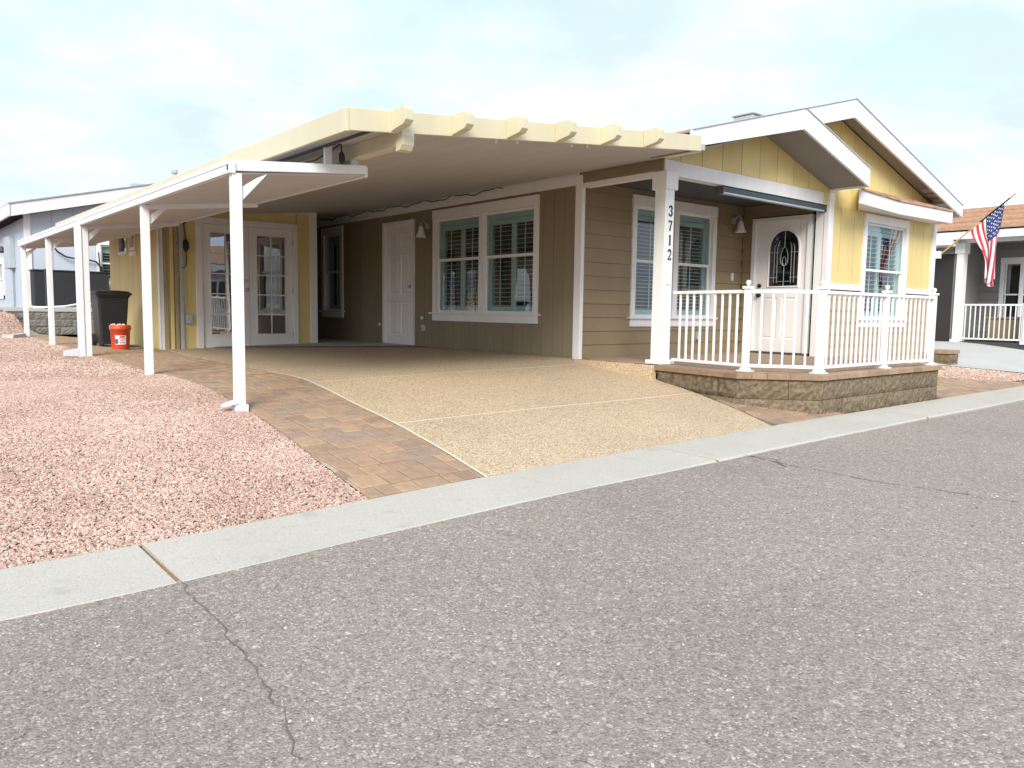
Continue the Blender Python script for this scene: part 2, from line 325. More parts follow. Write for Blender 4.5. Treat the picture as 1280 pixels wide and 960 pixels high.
# ---- kerb: a flat concrete ribbon poured in sections
kerb = D.objects.new('curb', None); COL.objects.link(kerb); struct(kerb)
ks = [-40, -20, -10, -3.2, .93] + [4.6 + 3.6 * i for i in range(9)] + [60]
for a, b in zip(ks, ks[1:]):
    m = MB(); n = 6; rs = []
    a2, b2 = a + .011, b - .011
    for i in range(n + 1):
        x = a2 + (b2 - a2) * i / n; yB = yb(x) + .004; yF = yB - .60 - .01 * math.sin(x * 2.1); z = zc(x)
        rs.append([(x, yF, z - .25), (x, yF, z - .022), (x, yF + .02, z - .010), (x, yB - .02, z + .004), (x, yB, z), (x, yB, z - .25)])
    m.rings(rs); m.build('curb_section', curbm, kerb)
    m = MB(); m.box(b - .016, b + .016, yb(b) - .585, yb(b) - .005, zc(b) - .25, zc(b) - .014); m.build('dirt_joint', dirtm, kerb)
# other side of the street
struct(sheet(const(-60), const(80), -5.2, -4.6, 20, 1, lambda x, y: zc(x) - .02).build('curb', curbm))
struct(sheet(const(-60), const(80), -30, -5.2, 20, 4, lambda x, y: zc(x) - .0).build('gravel_bed', bedm))
# ---- gravel yard
bed = struct(sheet(const(-30), lambda y: pl(y) - .02, yb, 18.6, 60, 60, ground, -.012).build('gravel_bed', bedm))
sheet(const(-60), const(40), 18.6, 80, 10, 6, lambda x, y: -.13, 0).build('gravel_bed', bedm)
struct(D.objects['gravel_bed.002'])
strip = struct(sheet(const(10.2), const(19.4), yb, 12, 30, 24, ground, -.02).build('gravel_bed', bedm))
def scatter(name, surf, mat, density, size, seed):
    """loose stones laid over a surface: real little stones, one object"""
    o = D.objects.new(name, surf.copy()); COL.objects.link(o)
    ng = D.node_groups.new(name, 'GeometryNodeTree'); ng.interface.new_socket('Geometry', in_out='INPUT', socket_type='NodeSocketGeometry'); ng.interface.new_socket('Geometry', in_out='OUTPUT', socket_type='NodeSocketGeometry')
    N = ng.nodes; L = ng.links; gi = N.new('NodeGroupInput'); go = N.new('NodeGroupOutput')
    dp = N.new('GeometryNodeDistributePointsOnFaces'); dp.inputs['Density'].default_value = density; dp.inputs['Seed'].default_value = seed
    L.new(gi.outputs[0], dp.inputs['Mesh']); g2i = N.new('GeometryNodeGeometryToInstance')
    for k in range(4):
        ic = N.new('GeometryNodeMeshIcoSphere'); ic.inputs['Radius'].default_value = 1; ic.inputs['Subdivisions'].default_value = 1
        sp = N.new('GeometryNodeSetPosition'); rv = N.new('FunctionNodeRandomValue'); rv.data_type = 'FLOAT_VECTOR'
        rv.inputs[0].default_value = (-.3, -.3, -.3); rv.inputs[1].default_value = (.3, .3, .3); rv.inputs['Seed'].default_value = k * 7 + seed
        L.new(ic.outputs['Mesh'], sp.inputs['Geometry']); L.new(rv.outputs[0], sp.inputs['Offset'])
        tr = N.new('GeometryNodeTransform'); tr.inputs['Scale'].default_value = ((1, .8, .6), (1.1, .7, .75), (.8, .9, .5), (1.2, .65, .55))[k]; L.new(sp.outputs[0], tr.inputs['Geometry'])
        L.new(tr.outputs[0], g2i.inputs[0])
    ip = N.new('GeometryNodeInstanceOnPoints'); ip.inputs['Pick Instance'].default_value = True
    L.new(dp.outputs['Points'], ip.inputs['Points']); L.new(g2i.outputs[0], ip.inputs['Instance'])
    ri = N.new('FunctionNodeRandomValue'); ri.data_type = 'INT'; ri.inputs[4].default_value = 0; ri.inputs[5].default_value = 3; L.new(ri.outputs[2], ip.inputs['Instance Index'])
    rr = N.new('FunctionNodeRandomValue'); rr.data_type = 'FLOAT_VECTOR'; rr.inputs[0].default_value = (-.6, -.6, 0); rr.inputs[1].default_value = (.6, .6, 6.28); rr.inputs['Seed'].default_value = 3; L.new(rr.outputs[0], ip.inputs['Rotation'])
    rs = N.new('FunctionNodeRandomValue'); rs.data_type = 'FLOAT'; rs.inputs[2].default_value = size[0]; rs.inputs[3].default_value = size[1]; rs.inputs['Seed'].default_value = 5; L.new(rs.outputs[1], ip.inputs['Scale'])
    smt = N.new('GeometryNodeSetMaterial'); smt.inputs['Material'].default_value = mat; L.new(ip.outputs[0], smt.inputs['Geometry']); L.new(smt.outputs[0], go.inputs[0])
    md = o.modifiers.new('stones', 'NODES'); md.node_group = ng; o.data.materials.clear(); o.data.materials.append(mat)
    return stuff(o)
def sheetmesh(*a, **k):
    o = sheet(*a, **k).build('tmp', bedm); me = o.data; D.objects.remove(o); return me
scatter('gravel', sheetmesh(const(-.3), lambda y: pl(y) - .015, yb, 8.5, 10, 30, ground, -.006), stonem, 15000, (.005, .0098), 1)
scatter('gravel', sheetmesh(const(-.5), lambda y: pl(y) - .015, 8.5, 18.6, 10, 40, ground, -.006), stonem, 3600, (.009, .016), 2)
scatter('gutter_grit', sheetmesh(const(-1.5), const(12), 3.02, 3.26, 40, 1, lambda x, y: zc(x) - .018), pebm, 260, (.002, .006), 8)
scatter('spilled_gravel', sheetmesh(const(.1), const(2.1), lambda x: yb(x) - .10, 3.80, 20, 1, lambda x, y: zc(x) + .001), stonem, 55, (.004, .009), 9)
scatter('loose_stone', sheetmesh(const(-2.5), const(9), -1, 3.1, 10, 4, road), pebm, 60, (.0025, .0075), 3)
FL0 = -.585
# ---- driveway of exposed aggregate, in panels with cream joints
drive = D.objects.new('driveway', None); COL.objects.link(drive); struct(drive)
DR = [(3.7, 6.24), (3.81, 6.26), (4.32, 6.5), (5.05, 6.76), (5.77, 6.94), (5.9, 6.98), (20, 6.98)]
dr = lambda y: lerp(DR, y)
for (a, b, n) in ((yb, 5.068, 14), (5.088, 6.795, 16), (6.817, 12.62, 20)):
    sheet(lambda y: pr(y) + .02, dr, a, b, 24, n * 2, ground).build('driveway_slab', aggm, drive)
sheet(const(6.1), dr, 12.62, 16.5, 4, 6, ground).build('driveway_slab', aggm, drive)
sheet(pr, dr, yb, 12.6, 10, 60, ground, -.0015).build('joint_line', jointm, drive)
m = MB(); m.box(6.83, 6.915, 5.73, 7.0, -.80, FL0 - .004); m.build('edge_curb', aggm, drive, bevel=.008)
# ---- paver path: every stone of the near part on its own
path = D.objects.new('paver_path', None); COL.objects.link(path); struct(path)
sheet(pl, lambda y: pr(y) + .05, yb, 17.9, 4, 90, ground, -.010).build('joint_sand', paint('joint_sand', (.42, .35, .26), .95, .2, 20), path)
def paver(m, x0, x1, y0, y1, lim, zf, gap=.0055, top=.002, h=.03):
    ps = []
    for (x, y) in ((x0, y0), (x1, y0), (x1, y1), (x0, y1)):
        a, b = lim; ps.append((min(max(x, a(y)), b(y)), y))
    if ps[1][0] - ps[0][0] < .03 or ps[2][0] - ps[3][0] < .03: return False
    cx = sum(p[0] for p in ps) / 4; cy = sum(p[1] for p in ps) / 4; tz = random.uniform(-.0015, .003); tx = random.uniform(-.01, .01); ty = random.uniform(-.01, .01)
    def ring(inset, dz):
        r = []
        for (x, y) in ps:
            xx = x + (inset if x < cx else -inset); yy = y + (inset if y < cy else -inset); r.append((xx, yy, zf(xx, yy) + dz + tz + (x - cx) * tx + (y - cy) * ty))
        return r
    m.rings([ring(gap, -h), ring(gap, top - .004), ring(gap + .005, top)]); return True
y = 3.80; n = 0; far = MB()
while y < 17.8:
    h = random.choice((.145, .145, .19)); x = 2.08 - random.uniform(0, .1)
    while x < 3.6:
        w = random.choice((.11, .15, .15, .15, .20)); m = MB() if y < 9.6 and n < 298 else far
        if paver(m, x, x + w, max(y, yb(x) + .01), y + h, (pl, pr), ground) and m is not far: m.build('paver', pstone, path); n += 1
        x += w
    y += h
stuff(far.build('paver', pstone, path))
# paver corner beside the porch wall and the paver apron right of it
ap = D.objects.new('paver_apron', None); COL.objects.link(ap); struct(ap)
def zap(x, y): return ground(x, y) + .004
for nm, (x0, x1, y0, y1), lim in (('a', (6.2, 7.6, 3.84, 4.6), (lambda y: dr(y) + .01, const(7.6))), ('b', (10.15, 14.0, 3.9, 4.8), (const(10.18), lambda y: 13.9 - (y - 3.9) * 2.2))):
    y = y0
    while y < y1:
        x = x0 - random.uniform(0, .1)
        while x < x1:
            w = random.choice((.15, .21, .28)); m = MB()
            if paver(m, x, x + w, y, y + .15, lim, zap): m.build('paver', pstone, ap)
            x += w
        y += .15
scatter('gravel', sheetmesh(const(10.3), const(17.5), 4.2, 6.4, 20, 8, ground, -.005), stonem, 2200, (.011, .02), 6)
struct(sheet(lambda y: 13.9 + (5.2 - y) * 1.3, const(19.98), yb, 14, 20, 24, ground, .012).build('neighbour_driveway', slabm))
# cracks of the asphalt
crack([(0.94, 3.16), (0.91, 2.96), (0.92, 2.80), (0.91, 2.59), (0.91, 2.45), (0.89, 2.31), (0.88, 2.16), (0.87, 2.05), (0.84, 1.93), (0.81, 1.83), (0.80, 1.76)], .0045)
crack([(4.92, 3.23), (4.97, 3.03), (4.88, 2.85), (4.93, 2.68), (4.92, 2.45), (4.98, 2.16), (5.08, 1.91), (5.15, 1.50)], .006)
crack([(4.92, 3.23), (4.89, 2.96), (4.81, 2.81)], .012)
# ================================================================ the house
FL = -.585                                                    # porch and house floor line
house = thing('manufactured_home', (7, 5.76, -.6), 'yellow and brown single storey home with white gables, front door in a recessed porch', 'house')
SIDE = F((7, 0, 0), (0, 1, 0), (-1, 0, 0)); FRONT = F((0, 5.76, 0), (1, 0, 0), (0, -1, 0)); PORCH = F((0, 7.16, 0), (1, 0, 0), (0, -1, 0)); DOORW = F((10.62, 0, 0), (0, 1, 0), (-1, 0, 0))
R_SIDE = F((14.15, 0, 0), (0, 1, 0), (1, 0, 0))
# the dark rooms behind the glass
m = MB(); m.box(7.3, 14.1, 7.5, 24, -.9, 1.75); m.box(10.9, 14.1, 6.05, 7.5, -.9, 1.75); m.build('interior', dark, house)
def roofz(x): return 2.95 - (.28 if x > 10.6 else .2715) * abs(x - 10.6)
def under(x): return roofz(x) - .13
# windows -----------------------------------------------------------------------------------------------------------
def window(f, root, u0, u1, v0, v1, sashes, head=.14, cas=.09, sill=.13, d=.028, glass=tealglass, shut=2, casing_mat=white, louv=.062, apron=True, name='window'):
    """casing outside, double-hung sashes, plantation shutters behind the glass; v0..v1 overall with the apron"""
    m = MB(); b = v0 + sill if apron else v0
    f.box(m, u0, u1, v1 - head, v1, -.01, d + .006); f.box(m, u0 + .003, u0 + cas, b, v1 - head, -.01, d); f.box(m, u1 - cas, u1 - .003, b, v1 - head, -.01, d)
    if apron: f.box(m, u0, u1, v0, b - .026, -.01, d)
    else: f.box(m, u0 + .003, u1 - .003, v0, v0 + cas, -.01, d - .002); b = v0 + cas
    w = m.build(name, casing_mat, root)
    if apron:
        m = MB(); f.box(m, u0 - .05, u1 + .05, b - .024, b, -.01, d + .035); m.build('sill', casing_mat, w)
    n = len(sashes); iu0, iu1 = u0 + cas, u1 - cas; wd = (iu1 - iu0 - .10 * (n - 1)) / n; top = v1 - head
    m = MB()
    for k in range(n - 1): f.box(m, iu0 + wd * (k + 1) + .1 * k, iu0 + wd * (k + 1) + .1 * (k + 1), b, top, -.01, d - .003)
    if n > 1: m.build('mullion', casing_mat, w)
    for k in range(n):
        a = iu0 + (wd + .1) * k; c = a + wd; mid = b + (top - b) * sashes[k]; s_ = .035
        for (q0, q1, off) in ((mid, top, -.012), (b, mid + .03, -.034)):
            m = MB(); f.box(m, a, a + s_, q0, q1, off - .02, off); f.box(m, c - s_, c, q0, q1, off - .02, off); f.box(m, a + s_, c - s_, q0, q0 + s_, off - .02, off); f.box(m, a + s_, c - s_, q1 - s_, q1, off - .02, off)
            m.build('sash', casing_mat, w)
            m = MB(); f.box(m, a + s_ - .004, c - s_ + .004, q0 + s_ - .004, q1 - s_ + .004, off - .014, off - .008); m.build('pane', glass, w)
        # reveal
        m = MB(); f.box(m, a - .03, a, b - .03, top + .03, -.2, -.012); f.box(m, c, c + .03, b - .03, top + .03, -.2, -.012); f.box(m, a, c, top, top + .03, -.2, -.012); f.box(m, a, c, b - .03, b, -.2, -.012)
        m.build('reveal', casing_mat, w)
        if not shut: continue
        pw = (c - a - .03) / shut
        m = MB(); f.box(m, a, c, top - .10, top, -.13, -.09); f.box(m, a, a + .05, b, top - .1, -.13, -.09); f.box(m, c - .05, c, b, top - .1, -.13, -.09); m.build('shutter_frame', shutter, w)
        for j in range(shut):
            p0 = a + .015 + pw * j; p1 = p0 + pw; st = .05; v_0, v_1 = b + .03, top - .105
            m = MB(); f.box(m, p0 + .002, p0 + st, v_0, v_1, -.125, -.098); f.box(m, p1 - st, p1 - .002, v_0, v_1, -.125, -.098)
            for (q0, q1) in ((v_0, v_0 + .07), (v_1 - .07, v_1)): f.box(m, p0 + st, p1 - st, q0, q1, -.125, -.098)
            m.build('shutter_panel', shutter, w)
            m = MB(); v = v_0 + .08
            while v < v_1 - .09:
                dz, dd = .003, .025
                A = [f.p(p0 + st, v - dz, -.112 + dd), f.p(p0 + st, v - dz + .006, -.112 + dd), f.p(p0 + st, v + dz + .006, -.112 - dd), f.p(p0 + st, v + dz, -.112 - dd)]
                B = [f.p(p1 - st, v - dz, -.112 + dd), f.p(p1 - st, v - dz + .006, -.112 + dd), f.p(p1 - st, v + dz + .006, -.112 - dd), f.p(p1 - st, v + dz, -.112 - dd)]
                m.loft(A, B); v += louv
            um = (p0 + p1) / 2; f.box(m, um - .008, um + .008, v_0 + .08, v_1 - .08, -.082, -.074)
            stuff(m.build('louvre_panel', shutter, w))
    return w
# carport side wall
H_side = [(7.88, 10.34, -.05, 1.53), (10.90, 11.90, -.62, 1.47), (13.38, 14.2, -.05, 1.53)]
SB = D.objects.new('side_wall', None); SB.parent = house; COL.objects.link(SB)
boards(SIDE, SB, brown, 7.17, 22.0, -.62, 1.6, H_side, .203, True, 'siding_board', gap=.005, thick=.03)
m = MB(); SIDE.box(m, 7.1, 22, 1.585, 1.76, -.03, .022); m.build('frieze_board', white, house)
m = MB(); SIDE.box(m, 5.78, 7.13, 1.60, 1.728, -.03, .02); m.build('porch_side_fascia', brown, house, bevel=.004)
m = MB(); SIDE.box(m, 5.9, 7.02, 1.545, 1.598, -.1, .012); m.build('porch_side_trim', white, house)
m = MB(); SIDE.box(m, 5.3, 7.1, 1.73, 1.80, -.03, .024); m.build('frieze_board', white, house)
m = MB(); SIDE.box(m, 7.04, 7.16, -.60, 1.7, -.03, .03); m.build('corner_board', white, house, bevel=.004)
m = MB(); PORCH.box(m, 6.99, 7.11, -.598, 1.545, .0, .028); m.build('corner_board', white, house, bevel=.004)
window(SIDE, house, 7.86, 10.36, -.165, 1.545, (.55, .55))
window(SIDE, house, 13.36, 14.22, -.165, 1.545, (.5,), casing_mat=white)
# side door
def panel_door(f, root, u0, u1, v0, v1, panels, d=.0, hole=None):
    """a leaf with recessed mouldings; panels and the hole are given in fractions of the leaf"""
    leaf = MB(); rects = [(u0, u1, v0, v1)]; w, h = u1 - u0, v1 - v0; ps = [(u0 + a * w, u0 + b * w, v0 + c * h, v0 + e * h) for a, b, c, e in panels]
    for q in ps + ([hole] if hole else []): rects = cut(rects, q)
    for q in rects: f.box(leaf, *q, d - .035, d)
    o = leaf.build('door', doorw, root)
    for (a, b, c, e) in ps:
        m = MB(); i = .025
        m.rings([[f.p(u, v, dd) for u, v in ((a + s, c + s), (b - s, c + s), (b - s, e - s), (a + s, e - s))] for s, dd in ((0, d - .034), (0, d), (.012, d - .012), (i, d - .012), (i + .012, d - .004))])
        m.build('door_panel', doorw, o)
    return o
def knob(f, u, v, d, root, mat, r=.028):
    m = MB(); c0 = f.p(u, v, d); m.tube([c0, f.p(u, v, d + .012)], r, 12); m.tube([f.p(u, v, d + .012), f.p(u, v, d + .035)], r * .45, 8)
    m.tube([f.p(u, v, d + .03), f.p(u, v, d + .045), f.p(u, v, d + .062), f.p(u, v, d + .07)], [r * .6, r, r * .95, r * .4], 12); return m.build('door_handle', mat, root, smooth=True)
m = MB(); SIDE.box(m, 10.905, 10.97, -.58, 1.47, -.05, .03); SIDE.box(m, 11.83, 11.895, -.58, 1.47, -.05, .03); SIDE.box(m, 10.97, 11.83, 1.41, 1.468, -.05, .029); m.build('door_frame', white, house)
m = MB(); SIDE.box(m, 10.9, 11.9, -.62, -.585, -.05, .05); m.build('threshold', steel, house)
six = [(.12, .45, .80, .93), (.55, .88, .80, .93), (.12, .45, .42, .76), (.55, .88, .42, .76), (.12, .45, .08, .36), (.55, .88, .08, .36)]
dd = panel_door(SIDE, house, 10.97, 11.83, -.583, 1.41, six, -.01); knob(SIDE, 11.03, .38, -.01, dd, steel, .025)
# porch back wall, lap siding
PB = D.objects.new('porch_back_wall', None); PB.parent = house; COL.objects.link(PB)
boards(PORCH, PB, tan, 7.11, 10.60, -.60, 1.66, [(8.05, 9.9, -.06, 1.57)], .178, False, 'siding_plank', gap=.002, thick=.03, lap=.013)
window(PORCH, house, 8.03, 9.91, -.185, 1.582, (.5, .5), shut=1, louv=.05)
# door wall facing the carport side
DW = D.objects.new('door_wall', None); DW.parent = house; COL.objects.link(DW)
boards(DOORW, DW, tan, 6.0, 7.16, -.60, 1.66, [(5.99, 6.98, -.62, 1.47)], .178, False, 'siding_plank', gap=.002, thick=.03, lap=.013)
m = MB(); DOORW.box(m, 6.0, 6.06, -.56, 1.455, -.05, .035); DOORW.box(m, 6.915, 6.975, -.56, 1.455, -.05, .035); DOORW.box(m, 6.06, 6.915, 1.395, 1.453, -.05, .034); m.build('door_frame', white, house)
m = MB(); DOORW.box(m, 6.0, 6.975, -.60, -.562, -.05, .06); m.build('threshold', darkgrey, house)
hole = (6.19, 6.69, .42, 1.265); d0 = 6.062; d1 = 6.913
fd = panel_door(DOORW, house, d0, d1, -.558, 1.394, [(.16, .46, .10, .42), (.54, .84, .10, .42)], -.005, hole)
def arch(u0, u1, v0, v1, n=10):
    r = (u1 - u0) / 2; c = (u0 + u1) / 2; vb = v1 - r * 1.05
    return [(u0, v0), (u1, v0)] + [(c + r * math.cos(k * math.pi / n), vb + r * 1.05 * math.sin(k * math.pi / n)) for k in range(n + 1)]
A = arch(*hole)
m = MB(); DOORW.poly(m, [(u0_ * .998 + .002 * 6.49, v) for u0_, v in A], -.024, -.016); gl = m.build('arched_pane', darkglass, fd)
# spandrels above the arch and the raised arch moulding
m = MB(); c = (hole[0] + hole[1]) / 2; tp = A[2:]
for (a, b) in zip(tp, tp[1:]): m.loft([DOORW.p(a[0], a[1], -.035), DOORW.p(b[0], b[1], -.035), DOORW.p(b[0], hole[3] + .001, -.035), DOORW.p(a[0], hole[3] + .001, -.035)], [DOORW.p(a[0], a[1], -.006), DOORW.p(b[0], b[1], -.006), DOORW.p(b[0], hole[3] + .001, -.006), DOORW.p(a[0], hole[3] + .001, -.006)])
m.build('arch_spandrel', doorw, fd)
m = MB(); m.tube([DOORW.p(u, v, -.002) for u, v in A + A[:1]], .016, 6); m.build('arch_moulding', doorw, fd)
m = MB()
def came_line(pts, r=.005): m.tube([DOORW.p(u, v, -.012) for u, v in pts], r, 5)
for du in (.115, .165): 
    for s_ in (-1, 1): came_line([(c + s_ * du, hole[2] + .06), (c + s_ * du, 1.03 - du * .4)] + [(c + s_ * (du - .035 * (1 - math.cos(t))), 1.03 - du * .4 + .09 * math.sin(t)) for t in (.5, 1.0, 1.5)])
came_line([(c, 1.25), (c, 1.0)]); came_line([(c, .72), (c, .43)])
came_line([(c + .055 * math.sin(t) * (1.1 - .3 * math.cos(t)), .87 + .14 * math.cos(t)) for t in (k * math.pi / 8 for k in range(17))])
came_line([(c + .03 * math.sin(t), .80 + .07 * math.cos(t)) for t in (k * math.pi / 6 for k in range(13))])
for v in (.56, .93): came_line([(hole[0], v), (c - .1, v)]); came_line([(c + .1, v), (hole[1], v)])
came_line([(c - .1, .50), (c + .1, .50)])
m.build('leading', came, fd)
knob(DOORW, 6.83, .295, -.005, fd, bronze, .03)
m = MB(); m.tube([DOORW.p(6.83, .44, -.005), DOORW.p(6.83, .44, .02)], .03, 12); m.build('deadbolt', bronze, fd, smooth=True)
# porch corner column with the street number
colu = MB()
def sq(cx, cy, h, z): return [(cx - h, cy - h, z), (cx + h, cy - h, z), (cx + h, cy + h, z), (cx - h, cy + h, z)]
cx, cy = 7.09, 5.83
colu.box(cx - .078, cx + .078, cy - .078, cy + .078, -.56, 1.40)
column = colu.build('porch_column', white, house, bevel=.006)
m = MB(); m.box(cx - .105, cx + .105, cy - .105, cy + .105, 1.39, 1.592); m.build('column_cap', white, column, bevel=.006)
m = MB(); m.box(cx - .12, cx + .12, cy - .12, cy + .12, FL, -.535); m.build('column_base', white, column, bevel=.006)
def digit(ch, u, v, h, parent):
    """serif numerals drawn as strokes of changing width; u, v = middle of the glyph"""
    f = F((0, cy - .079, 0), (1, 0, 0), (0, -1, 0)); m = MB(); w = h * .55
    def st(pts, wd):
        pts = [(u + (x - .5) * w, v + (y - .5) * h) for x, y in pts]; wd = [q * h for q in wd]; Lr = []
        for i, (x, y) in enumerate(pts):
            a = pts[max(0, i - 1)]; b = pts[min(len(pts) - 1, i + 1)]; dx, dy = b[0] - a[0], b[1] - a[1]; l = math.hypot(dx, dy)
            nx, ny = -dy / l * wd[i] / 2, dx / l * wd[i] / 2; Lr.append(((x + nx, y + ny), (x - nx, y - ny)))
        for (a, b), (c_, d_) in zip(Lr, Lr[1:]): f.poly(m, [a, b, d_, c_], -.002, .008 + random.uniform(0, .0008))
    arc = lambda cx, cy, rx, ry, a, b, n=10: [(cx + rx * math.cos(math.radians(a + (b - a) * i / n)), cy + ry * math.sin(math.radians(a + (b - a) * i / n))) for i in range(n + 1)]
    if ch == '3':
        p = arc(.47, .74, .36, .23, 170, -80); st(p, [.15] + [.06 + .09 * math.sin(i / 10 * math.pi) for i in range(1, 11)])
        p = arc(.45, .27, .43, .26, 85, -165); st(p, [.06 + .10 * math.sin(i / 10 * math.pi) for i in range(10)] + [.15])
    if ch == '7': st([(.08, .94), (.95, .94)], [.11, .11]); st([(.08, .80), (.08, .98)], [.05, .05]); st([(.93, .94), (.6, .5), (.40, .01)], [.06, .11, .15])
    if ch == '1': st([(.5, .98), (.5, .02)], [.15, .15]); st([(.22, .03), (.8, .03)], [.05, .05]); st([(.24, .84), (.5, .96)], [.05, .09])
    if ch == '2': st(arc(.47, .70, .38, .28, 170, -20) + [(.55, .36), (.12, .06)], [.14] + [.06 + .09 * math.sin(i / 10 * math.pi) for i in range(1, 11)] + [.09, .06]); st([(.08, .05), (.93, .05)], [.11, .11]); st([(.92, .03), (.95, .22)], [.05, .05])
    return m.build('house_number', black, parent)
for ch, v in (('3', 1.155), ('7', .99), ('1', .83), ('2', .665)): digit(ch, cx + .012, v, .115, column)
# porch beam and ceiling
m = MB(); m.box(7.0, 10.62, 5.76, 5.90, 1.555, 1.72); m.build('porch_beam', white, house, bevel=.004)
m = MB(); m.box(7.02, 10.62, 5.90, 7.16, 1.655, 1.70); m.build('porch_ceiling', paint('shade_toned_ceiling', (.07, .075, .085), .7, .06), house)  # near-black ceiling colour has the porch's deep shade painted in
# front wall: yellow panels above, tan skirt below, gables
front_top = lambda x: under(x) + .0
FW = D.objects.new('front_wall', None); FW.parent = house; COL.objects.link(FW)
Hf = [(7.0, 10.56, -2, 1.72), (11.66, 13.11, -.05, 1.53)]
boards(FRONT, FW, yellow, 7.0, 14.13, .47, 1.55, Hf, .396, True, 'siding_board', gap=.011, thick=.03)
k = 7.0 - .13
while k < 14.13:
    a, b = max(7.0, k + .0055), min(14.13, k + .396 - .0055); k += .396
    bot = 1.722 if b < 10.7 else 1.552
    if b - a < .04: continue
    ps = [(a, bot), (b, bot), (b, front_top(b))] + ([(10.6, front_top(10.6))] if a < 10.6 < b else []) + [(a, front_top(a))]
    m = MB(); FRONT.poly(m, ps, -.03, random.uniform(-.001, .001)); m.build('siding_board', yellow, FW)
m = MB(); FRONT.poly(m, [(7.02, 1.725), (14.1, 1.56), (14.1, front_top(14.1) - .01), (10.6, front_top(10.6) - .01), (7.02, front_top(7.02) - .01)], -.06, -.035); m.build('wall_core', dark, FW)
boards(FRONT, FW, belt, 10.68, 14.13, -.95, .36, [(11.66, 13.11, -.05, 1.53)], .17, False, 'siding_plank', gap=.002, thick=.03, lap=.012)
for (a, b) in ((10.69, 11.665), (13.105, 14.05)):
    m = MB(); FRONT.box(m, a, b, .375, .465, -.02, .03); m.build('belt_board', white, house, bevel=.004)
m = MB(); FRONT.box(m, 10.56, 10.69, -.95, 1.72, -.04, .034); m.build('corner_board', white, house, bevel=.004)
m = MB(); m.box(10.575, 10.70, 5.77, 5.93, -.6, 1.69); m.build('corner_board', white, house)
m = MB(); FRONT.box(m, 14.05, 14.17, -.95, 1.75, -.04, .034); R_SIDE.box(m, 5.735, 5.86, -.95, 1.75, 0, .02); m.build('corner_board', white, house)
window(FRONT, house, 11.64, 13.13, -.17, 1.535, (.5,), head=.12, shut=2, louv=.07)
m = MB(); R_SIDE.box(m, 5.84, 24, -.95, 1.78, -.04, 0); m.build('far_side_wall', brown, house)
# roofs ------------------------------------------------------------------------------------------------------------
def slope_slab(x0, z0, x1, z1, ya, yb_, t, name, mat, dz=0):
    m = MB(); m.loft([(x0, ya, z0 + dz), (x1, ya, z1 + dz), (x1, ya, z1 + dz - t), (x0, ya, z0 + dz - t)], [(x0, yb_, z0 + dz), (x1, yb_, z1 + dz), (x1, yb_, z1 + dz - t), (x0, yb_, z0 + dz - t)]); return m.build(name, mat, house)
XR = 14.43; XL = 6.74
YM, YP = 5.44, 5.2
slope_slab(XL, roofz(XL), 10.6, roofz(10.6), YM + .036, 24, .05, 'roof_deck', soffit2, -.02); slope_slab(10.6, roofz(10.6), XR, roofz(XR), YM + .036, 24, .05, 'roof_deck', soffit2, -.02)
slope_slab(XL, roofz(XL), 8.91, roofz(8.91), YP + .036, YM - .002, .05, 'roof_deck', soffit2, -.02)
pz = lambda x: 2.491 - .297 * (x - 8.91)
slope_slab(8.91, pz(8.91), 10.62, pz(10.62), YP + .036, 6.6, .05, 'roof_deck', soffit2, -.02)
# soffit boards under the gable overhangs
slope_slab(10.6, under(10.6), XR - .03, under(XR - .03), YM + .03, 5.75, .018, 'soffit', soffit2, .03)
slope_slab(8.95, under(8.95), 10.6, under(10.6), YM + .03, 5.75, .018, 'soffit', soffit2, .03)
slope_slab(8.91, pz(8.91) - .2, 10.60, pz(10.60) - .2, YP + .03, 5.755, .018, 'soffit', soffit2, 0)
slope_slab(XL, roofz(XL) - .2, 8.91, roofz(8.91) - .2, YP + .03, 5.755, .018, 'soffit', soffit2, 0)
m = MB()
for i in range(4):
    x = 13.35 + i * .2; m.loft([(x, 5.50, under(x) + .011), (x + .14, 5.50, under(x + .14) + .011), (x + .14, 5.50, under(x) - .01), (x, 5.50, under(x) + .004)], [(x, 5.70, under(x) + .011), (x + .14, 5.70, under(x + .14) + .011), (x + .14, 5.70, under(x) - .01), (x, 5.70, under(x) + .004)])
m.build('soffit_vent', soffit, house)
def rake(pts, y0, y1, name, mat):
    m = MB(); m.loft([(x, y0, z) for x, z in pts], [(x, y1, z) for x, z in pts]); return m.build(name, mat, house, bevel=.003)
h = .215
rake([(10.6, roofz(10.6)), (XR, roofz(XR)), (XR, roofz(XR) - h + .03), (10.6, roofz(10.6) - h - .03)], YM, YM + .035, 'rake_board', fascia)
rake([(10.598, roofz(10.6)), (10.598, roofz(10.6) - h - .03), (8.6, roofz(8.6) - h), (8.6, roofz(8.6))], YM, YM + .035, 'rake_board', fascia)
rake([(8.912, pz(8.912)), (10.62, pz(10.62)), (10.62, pz(10.62) - h - .02), (8.912, pz(8.912) - h - .03)], YP, YP + .035, 'rake_board', fascia)
rake([(8.908, roofz(8.908)), (8.908, roofz(8.908) - h - .03), (XL, roofz(XL) - h + .04), (XL, roofz(XL))], YP, YP + .035, 'rake_board', fascia)
